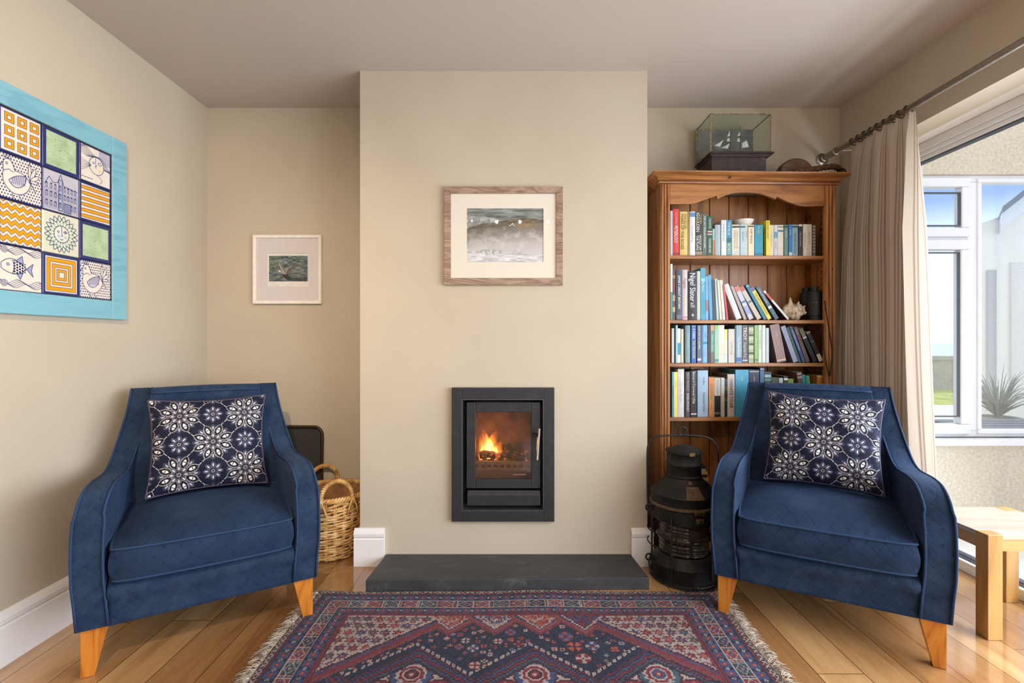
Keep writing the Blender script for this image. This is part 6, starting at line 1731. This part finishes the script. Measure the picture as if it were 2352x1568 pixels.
# ------------------------------------------------------------------ small side table at the right
M_OAKL = wood('light_oak', [(0, (158, 110, 52)), (.4, (188, 140, 76)), (1, (204, 160, 98))], 'z', 1.4, .4, ring=4)
M_OAKT = wood('table_top', [(0, (176, 150, 128)), (.4, (192, 168, 146)), (1, (204, 182, 160))], 'x', 1.0, .22, ring=4)
tx0, tx1, ty0, ty1, tz = 1.727, 2.105, 1.805, 2.115, .383
tb = thing('side_table', 'small light oak side table with square legs right of the armchair', 'side table', ((tx0 + tx1) / 2, (ty0 + ty1) / 2, 0))
L_ = .054
def tleg(x, y, sx, sy):
    ft_ = .0
    b = MB(); b.hexa([(x - sx * ft_, y - sy * ft_, .0005), (x + sx * L_, y, .0005), (x + sx * L_, y + sy * .05, .0005), (x, y + sy * .05, .0005)], [(x, y, tz), (x + sx * L_, y, tz), (x + sx * L_, y + sy * .05, tz), (x, y + sy * .05, tz)])
    b.build('leg', M_OAKL, parent=tb, world=True, bevel=.002)
tleg(tx0, ty0, 1, 1); tleg(tx1, ty0, -1, 1); tleg(tx0, ty1, 1, -1); tleg(tx1, ty1, -1, -1)
b = MB(); e_ = .0008
b.prism([(tx0 + L_ + e_, ty0 + .002), (tx1 - L_ - e_, ty0 + .002), (tx1 - L_ - e_, ty0 + .05 + e_), (tx1 - .002, ty0 + .05 + e_), (tx1 - .002, ty1 - .05 - e_), (tx1 - L_ - e_, ty1 - .05 - e_), (tx1 - L_ - e_, ty1 - .002), (tx0 + L_ + e_, ty1 - .002), (tx0 + L_ + e_, ty1 - .05 - e_), (tx0 + .002, ty1 - .05 - e_), (tx0 + .002, ty0 + .05 + e_), (tx0 + L_ + e_, ty0 + .05 + e_)], tz - .018, tz - .0005, 'z')
b.build('table_top', M_OAKT, parent=tb, world=True, bevel=.001)
b = MB(); b.box(tx0 + L_, tx1 - L_, ty0 + .008, ty0 + .028, tz - .062, tz - .018); b.box(tx0 + L_, tx1 - L_, ty1 - .028, ty1 - .008, tz - .062, tz - .018); b.box(tx0 + .008, tx0 + .028, ty0 + .05, ty1 - .05, tz - .062, tz - .018); b.box(tx1 - .028, tx1 - .008, ty0 + .05, ty1 - .05, tz - .062, tz - .018)
b.build('apron', wood('oak_apron', [(0, (166, 120, 58)), (.4, (194, 148, 82)), (1, (208, 166, 104))], 'x', 1.4, .4, ring=4), parent=tb, world=True)

# ------------------------------------------------------------------ rug
RX0, RX1, RY1 = -.838, .868, 2.152
RH = 1.40; RY0 = RY1 - RH
res = .0024
nx_, ny_ = int((RX1 - RX0) / res), int(RH / res)
ux = np.linspace(RX0, RX1, nx_); vy = np.linspace(0, RH, ny_)
U, V = np.meshgrid(ux, vy)
def rug_colors(U, V):
    NV = np.array((26, 30, 58.)); BL = np.array((58, 76, 122.)); RD = np.array((132, 38, 50.)); DR = np.array((74, 22, 32.)); CR = np.array((192, 172, 162.)); PK = np.array((176, 78, 82.)); TL = np.array((60, 88, 100.)); OR = np.array((196, 92, 62.))
    k = .0036
    qx = np.round(U / k) * k; qv = np.round(V / k) * k
    wv = .004 * np.sin(U * 7) 
    C = np.zeros(U.shape + (3,)) + NV
    def put(m_, c): C[m_] = c
    ex = np.minimum(qx - RX0, RX1 - qx); ev = np.minimum(qv, RH - qv); e = np.minimum(ex, ev)
    along = np.where(ev <= ex, qx, qv + .03)
    # guard and main borders
    put(e < .036, DR)
    a = (along / .020) % 1; m_ = (e > .006) & (e < .026); mm = m_ & (np.abs(np.abs(a - .5) * .020 - np.abs(e - .016)) < .0026); put(mm, CR); put(m_ & (np.abs(a - .02) < .09), NV)
    put((e > .030) & (e < .034), RD)
    def guard(e0, e1, per, ph):
        m_ = (e >= e0) & (e < e1); put(m_, BL); mid_ = (e0 + e1) / 2; h_ = (e1 - e0) / 2
        a = ((along + ph) / per) % 1; d1 = np.abs(a - .5) * per + np.abs(e - mid_) 
        put(m_ & (np.abs(a - .5) > .34), NV); dd = np.hypot(np.minimum(a, 1 - a) * per, e - mid_); put(m_ & (dd < .0062), CR); put(m_ & (dd < .0028), NV)
        put(m_ & (d1 < .0125), RD); put(m_ & (d1 < .006), OR); put(m_ & ((e < e0 + .0036) | (e > e1 - .0036)), NV)
    guard(.037, .080, .050, 0)
    m_ = (e >= .080) & (e < .136); put(m_, DR)
    per = .074; a = (along / per) % 1; ia = np.floor(along / per).astype(int) % 4; mid_ = .108
    for q, c in enumerate((RD, NV, PK * .8, TL * .8)): put(m_ & (ia == q), c)
    d = np.abs(a - .36) * per * .9 + np.abs(e - mid_) * 1.25
    put(m_ & (a < .72) & (np.abs(d - .024) < .0022), CR); put(m_ & (a < .72) & (d < .013), BL); put(m_ & (a < .72) & (d < .009), RD); put(m_ & (a < .72) & (d < .0045), CR)
    mb = m_ & (a >= .72); put(mb, NV); put(mb & ((np.abs(a - .73) < .02) | (np.abs(a - .86) < .02) | (np.abs(a - .99) < .02)), CR); put(mb & (np.abs(e - mid_) < .002), CR)
    put(mb & (np.abs(np.abs(e - mid_) - .014) < .006) & (np.abs(a - .795) * per < .003), PK); put(mb & (np.abs(np.abs(e - mid_) - .014) < .006) & (np.abs(a - .925) * per < .003), TL)
    put(m_ & ((np.abs(e - .084) < .0018) | (np.abs(e - .132) < .0018)), CR)
    guard(.137, .176, .047, .02)
    put((e >= .176) & (e < .196), RD); put((e >= .182) & (e < .186), NV); put((e >= .192) & (e < .196), DR)
    # field
    F_ = e >= .196
    fx, fv = qx, np.minimum(qv, RH - qv) - .196
    XC = (RX0 + RX1) / 2
    stp = .0085
    sx = np.floor((fx - XC) / stp) * stp; sv = np.floor(fv / stp) * stp
    n1 = (vnoise(qx * 140, qv * 140, 3) - .5)
    put(F_, NV)
    C[F_] = NV + np.stack([n1[F_] * 6, n1[F_] * 26, n1[F_] * 40], -1)
    # corner spandrels, white ground with blossoms
    hw = (RX1 - RX0) / 2 - .196
    d_c = (hw - np.abs(sx)) / .36 + sv / .31
    sp = F_ & (d_c < 1)
    put(F_ & (d_c < 1.26), PK * .72); put(F_ & (d_c < 1.20), RD); put(F_ & (d_c < 1.13), BL * .7 + RD * .3); put(F_ & (d_c < 1.07), DR); put(F_ & (d_c < 1.03), CR); put(sp, CR)
    cell = .046
    gx = (fx - XC) / cell; gy = fv / cell; gx2 = gx + .5 * (np.floor(gy) % 2); hsh = ((np.floor(gx2) * 7 + np.floor(gy) * 13) % 5).astype(int)
    r1 = np.hypot((gx2 % 1 - .5) * cell, (gy % 1 - .5) * cell); th = np.arctan2(gy % 1 - .5, gx2 % 1 - .5); rr_ = r1 * (1 + .28 * np.cos(th * 6))
    for q, c in enumerate((BL, RD, TL, PK, BL * .8)): put(sp & (rr_ < .0165) & (hsh == q), c)
    put(sp & (rr_ < .0165) & (rr_ > .0128), DR); put(sp & (r1 < .005), OR)
    put(sp & (n1 > .26), RD); put(sp & (n1 < -.30), NV * .5 + CR * .5)
    # half-lobes along the long sides
    for lx_, c in ((-.255, RD), (-.085, CR), (.085, RD), (.255, DR)):
        d = np.abs(sx - lx_) / .072 + sv / .075
        put(F_ & (d < 1.75) & (d_c > 1.26), RD * .9 + BL * .1); put(F_ & (d < 1.55) & (d_c > 1.26), PK * .85); put(F_ & (d < 1.35) & (d_c > 1.2), BL * .6 + DR * .4); put(F_ & (d < 1.16), CR); put(F_ & (d < 1.04), c)
        ins = F_ & (d < .95); put(ins & (n1 > .12), OR if c is RD else BL); put(ins & (n1 < -.15), CR * .9 if c is RD else RD)
    # zig-zag medallion zone
    per = .40; tri = np.abs(((sx - .06 + XC * 0) / per + .5) % 1 - .5) * 2      # 0 at peaks
    line_ = .205 + .165 * tri
    line_ = np.where(np.abs(sx) > .62, line_ + 1, line_)
    t = sv - line_ - .0
    med = F_ & (t > 0) & (d_c > 1.3)
    bands = [(0, RD * .8), (.0085, NV), (.017, BL), (.0255, DR), (.034, RD), (.0425, NV), (.051, TL * .8 + BL * .2), (.0595, DR), (.068, NV), (.0765, CR)]
    for b0, c in bands: put(med & (t >= b0), c)
    # centre medallions: octagons on the white ground
    white = F_ & (t > .0765)
    put(white & (n1 > .34), RD); put(white & (n1 < -.36), BL)
    def octo(ox, oy, R_, c1, c2):
        dx = np.abs(qx - XC - ox); dv = np.abs(fv - oy); d = np.maximum(np.maximum(dx, dv), (dx + dv) * .72) / R_; jag = .07 * (np.floor(fv / .0108) % 2)
        inm = white & (d < 1.12 + jag); put(inm, DR); put(inm & (d < 1.02 + jag), c1); put(inm & (np.abs(dx) < .0030) & (d < 1), PK); put(inm & (d < .74 + jag), CR); put(inm & (d < .60 + jag), c2); put(inm & (d < .46), CR); put(inm & (d < .38), BL if c1 is not BL else DR); put(inm & (d < .24), RD); put(inm & (d < .11), CR)
        put(white & (np.abs(d - .86) < .05) & (np.abs(dx - dv) < .006), CR)
    for k in (-2, -1, 0, 1, 2):
        octo(.06 + k * .40 - 0, .345, .062, (BL, TL, BL)[k % 3], RD)
        octo(.06 + k * .40 - .098, .432, .054, RD, BL); octo(.06 + k * .40 + .098, .432, .054, RD, TL)
        octo(.06 + k * .40, .520, .050, TL, RD)
    # row of small squares following the zig-zag
    t2 = fv - (.205 + .165 * np.abs(((fx - .06) / per + .5) % 1 - .5) * 2)
    sq = F_ & (t2 > -.031) & (t2 < -.016) & ((fx / .020) % 1 < .62) & (d_c > 1.27) & (np.abs(fx - XC) < .62)
    put(sq, CR); put(sq & (t2 > -.026) & (t2 < -.021) & (np.abs(((fx / .020) % 1) - .31) < .12), NV)
    # octagon blossoms scattered on the navy ground
    rr2 = random.Random(14); placed = []
    tries = 0
    while tries < 2500:
        tries += 1
        x = rr2.uniform(-.66, .66); v_ = rr2.uniform(.03, .33); s_ = rr2.choice((.030, .027, .022, .018, .013, .010))
        if any(math.hypot(x - p[0], v_ - p[1]) < s_ + p[2] + .003 for p in placed): continue
        tri_ = abs(((x - .06) / per + .5) % 1 - .5) * 2
        if v_ + s_ > .205 + .165 * tri_ - .033: continue
        if (hw - abs(x)) / .36 + v_ / .31 < 1.30 + s_ / .25: continue
        if any(abs(x - l) / .072 + v_ / .075 < 1.8 + s_ / .06 for l in (-.255, -.085, .085, .255)): continue
        placed.append((x, v_, s_))
    cols = [(CR, RD), (RD, CR), (PK, NV), (BL, CR), (TL, CR), (OR, NV), (CR, BL), (DR, PK), (BL, PK)]
    for i, (x, v_, s_) in enumerate(placed):
        c1, c2 = cols[rr2.randrange(len(cols))]
        dx = qx - XC - x; dv = fv - v_; ax_, av_ = np.abs(dx), np.abs(dv); d = np.maximum(np.maximum(ax_, av_), (ax_ + av_) * .72) / s_
        m0 = F_ & (d < 1); th = np.arctan2(dv, dx); 
        put(m0, DR if c1 is not DR else NV); put(F_ & (d < .86), c1); put(F_ & (d < .86) & (np.cos(th * 4) > .35) & (d > .25), c2)
        put(F_ & (d < .30), RD if c1 is not RD else CR); put(F_ & (d < .14), NV)
    for i in range(220):
        x = rr2.uniform(-.66, .66); v_ = rr2.uniform(.01, .34)
        if any(math.hypot(x - p[0], v_ - p[1]) < p[2] + .008 for p in placed): continue
        tri_ = abs(((x - .06) / per + .5) % 1 - .5) * 2
        if v_ > .205 + .165 * tri_ - .036 or (hw - abs(x)) / .36 + v_ / .31 < 1.32 or any(abs(x - l) / .072 + v_ / .075 < 1.85 for l in (-.255, -.085, .085, .255)): continue
        d = np.abs(qx - XC - x) + np.abs(fv - v_); put(F_ & (d < .0062), (CR, PK, BL, OR)[i % 4])
    C = C * .80 + C.mean(-1, keepdims=True) * .0
    C += (vnoise(U * 400, V * 160, 9) - .5)[..., None] * 34
    C += (fbm(U * 4, V * 4, 5) - .5)[..., None] * 22
    return C
CRG = rug_colors(U, V)
rg = thing('rug', 'dark red and navy patterned wool rug on the floor before the hearth', 'rug', (0, RY1 - RH / 2, 0))
wav = .006 * np.sin(U * 5.2 + .6) + .004 * np.sin(U * 13)
edge = np.clip(np.minimum(np.minimum(U - RX0, RX1 - U), np.minimum(V, RH - V)) / .004, 0, 1) ** .5
Pz = np.stack([U + .006 * np.sin(V * 9 + 1) * np.clip(np.abs(U) - .6, 0, 1) * 3, RY1 - V + wav * np.clip(1 - V / .25, 0, 1), .0008 + .0075 * edge + (.0012 * np.sin(U * 9 + V * 5) + .003 * np.exp(-((U + .1) / .25) ** 2) * np.exp(-(V / .05) ** 2)) * edge], -1)
m = NM('rug_pile', (100, 60, 60), .95, spec=.05); at = m.node('ShaderNodeVertexColor', layer_name='Col'); m.col(at.outputs[0]); m.bump(m.noise(m.coord('Object', scale=(1, 2, 1)), 330, 2), .5, .003); m.b.inputs['Sheen Weight'].default_value = .15
grid_mesh('pile', Pz[::-1], m.mat, CRG[::-1], parent=rg, world=True)
MB().box(RX0 + .003, RX1 - .003, RY0 + .003, RY1 - .012, .0003, .0012).build('backing', plain((90, 60, 60), .9), parent=rg, world=True)
m = NM('fringe_yarn', (196, 180, 160), .9, spec=.1); v = m.coord('Object'); m.col(m.ramp(m.noise(v, 40, 3), [(.3, (130, 112, 100)), (.6, (206, 192, 174))])); M_FR = m.mat
for sg, xe in ((-1, RX0), (1, RX1)):
    b = MB(); rr = random.Random(31 + sg)
    for i in range(720):
        y = RY0 + .004 + (RH - .008) * i / 719; L = .034 + rr.random() * .030; a = rr.gauss(0, .45); h = .004 + rr.random() * .010
        x = xe + .006 * sin((RY1 - y) * 9 + 1) * max(0, abs(xe) - .6) * 3 - sg * .004
        dx, dy_ = sg * cos(a), sin(a)
        b.tube([(x, y, .0045), (x + dx * L * .35, y + dy_ * L * .3, .004 + h * .6), (x + dx * L * .7, y + dy_ * L * .75 + rr.gauss(0, .004), .003 + h * .5), (x + dx * L, y + dy_ * L * 1.1 + rr.gauss(0, .006), .0016)], [.0011, .001, .0009, .0004], 3, caps=False)
    fo = b.build('fringe', M_FR, parent=rg, world=True); fo['kind'] = 'stuff'; fo['label'] = 'cream yarn fringe'

# ------------------------------------------------------------------ ceiling spotlight bar behind the camera (mirrored in the wave print)
sb = thing('spotlight_bar', 'four-lamp spotlight bar on the ceiling, reflected in the wave print', 'ceiling light', (0, -.2, ZC))
MB().cyl((-.44, -.2, ZC - .06), (.40, -.2, ZC - .06), .009, 12).cyl((-.02, -.2, ZC - .06), (-.02, -.2, ZC), .009, 12).build('bar', M_POLE, parent=sb, world=True, autos=40)
MB().lathe([(.001, -.02), (.05, -.02), (.055, 0), (.001, 0)], 24, c=(-.02, -.2, ZC)).build('ceiling_rose', M_POLE, parent=sb, world=True)
M_BULB = emit_mat('bulb', (255, 214, 150), 40)
for (x, aim, pw_, cone) in ((-.40, (-1.72, 2.2, 1.05), 150, 66), (-.145, (-.7, 2.5, .85), 44, 60), (.08, (.05, 2.42, .85), 44, 60), (.35, (1.1, 2.5, 1.0), 14, 50)):
    d = (Vector(aim) - Vector((x, -.2, ZC - .09))).normalized(); q = d.to_track_quat('Z', 'Y').to_matrix().to_4x4(); M_ = Matrix.Translation((x, -.2, ZC - .10)) @ q
    lh = MB().lathe([(.001, -.05), (.02, -.05), (.030, -.03), (.034, .03), (.031, .03), (.026, -.02), (.001, -.025)], 24, M=M_).build('lamp_head', M_POLE, parent=sb, world=True, autos=40)
    MB().ball((0, 0, .008), .009, 14, M=M_).build('bulb', M_BULB, parent=lh, world=True, smooth=True)
    l_ = lamp('spot', 'SPOT', (0, 0, 0), pw_, (1, .80, .58), shadow_soft_size=.012, spot_size=R(cone), spot_blend=1.0)
    l_.parent = sb; Mw = Matrix.Translation(Vector((x, -.2, ZC - .10)) + d * .045) @ d.to_track_quat('-Z', 'Y').to_matrix().to_4x4()
    l_.matrix_local = root_matrix(sb).inverted() @ Mw
sc.cycles.max_bounces = 8
sc.cycles.transparent_max_bounces = 16
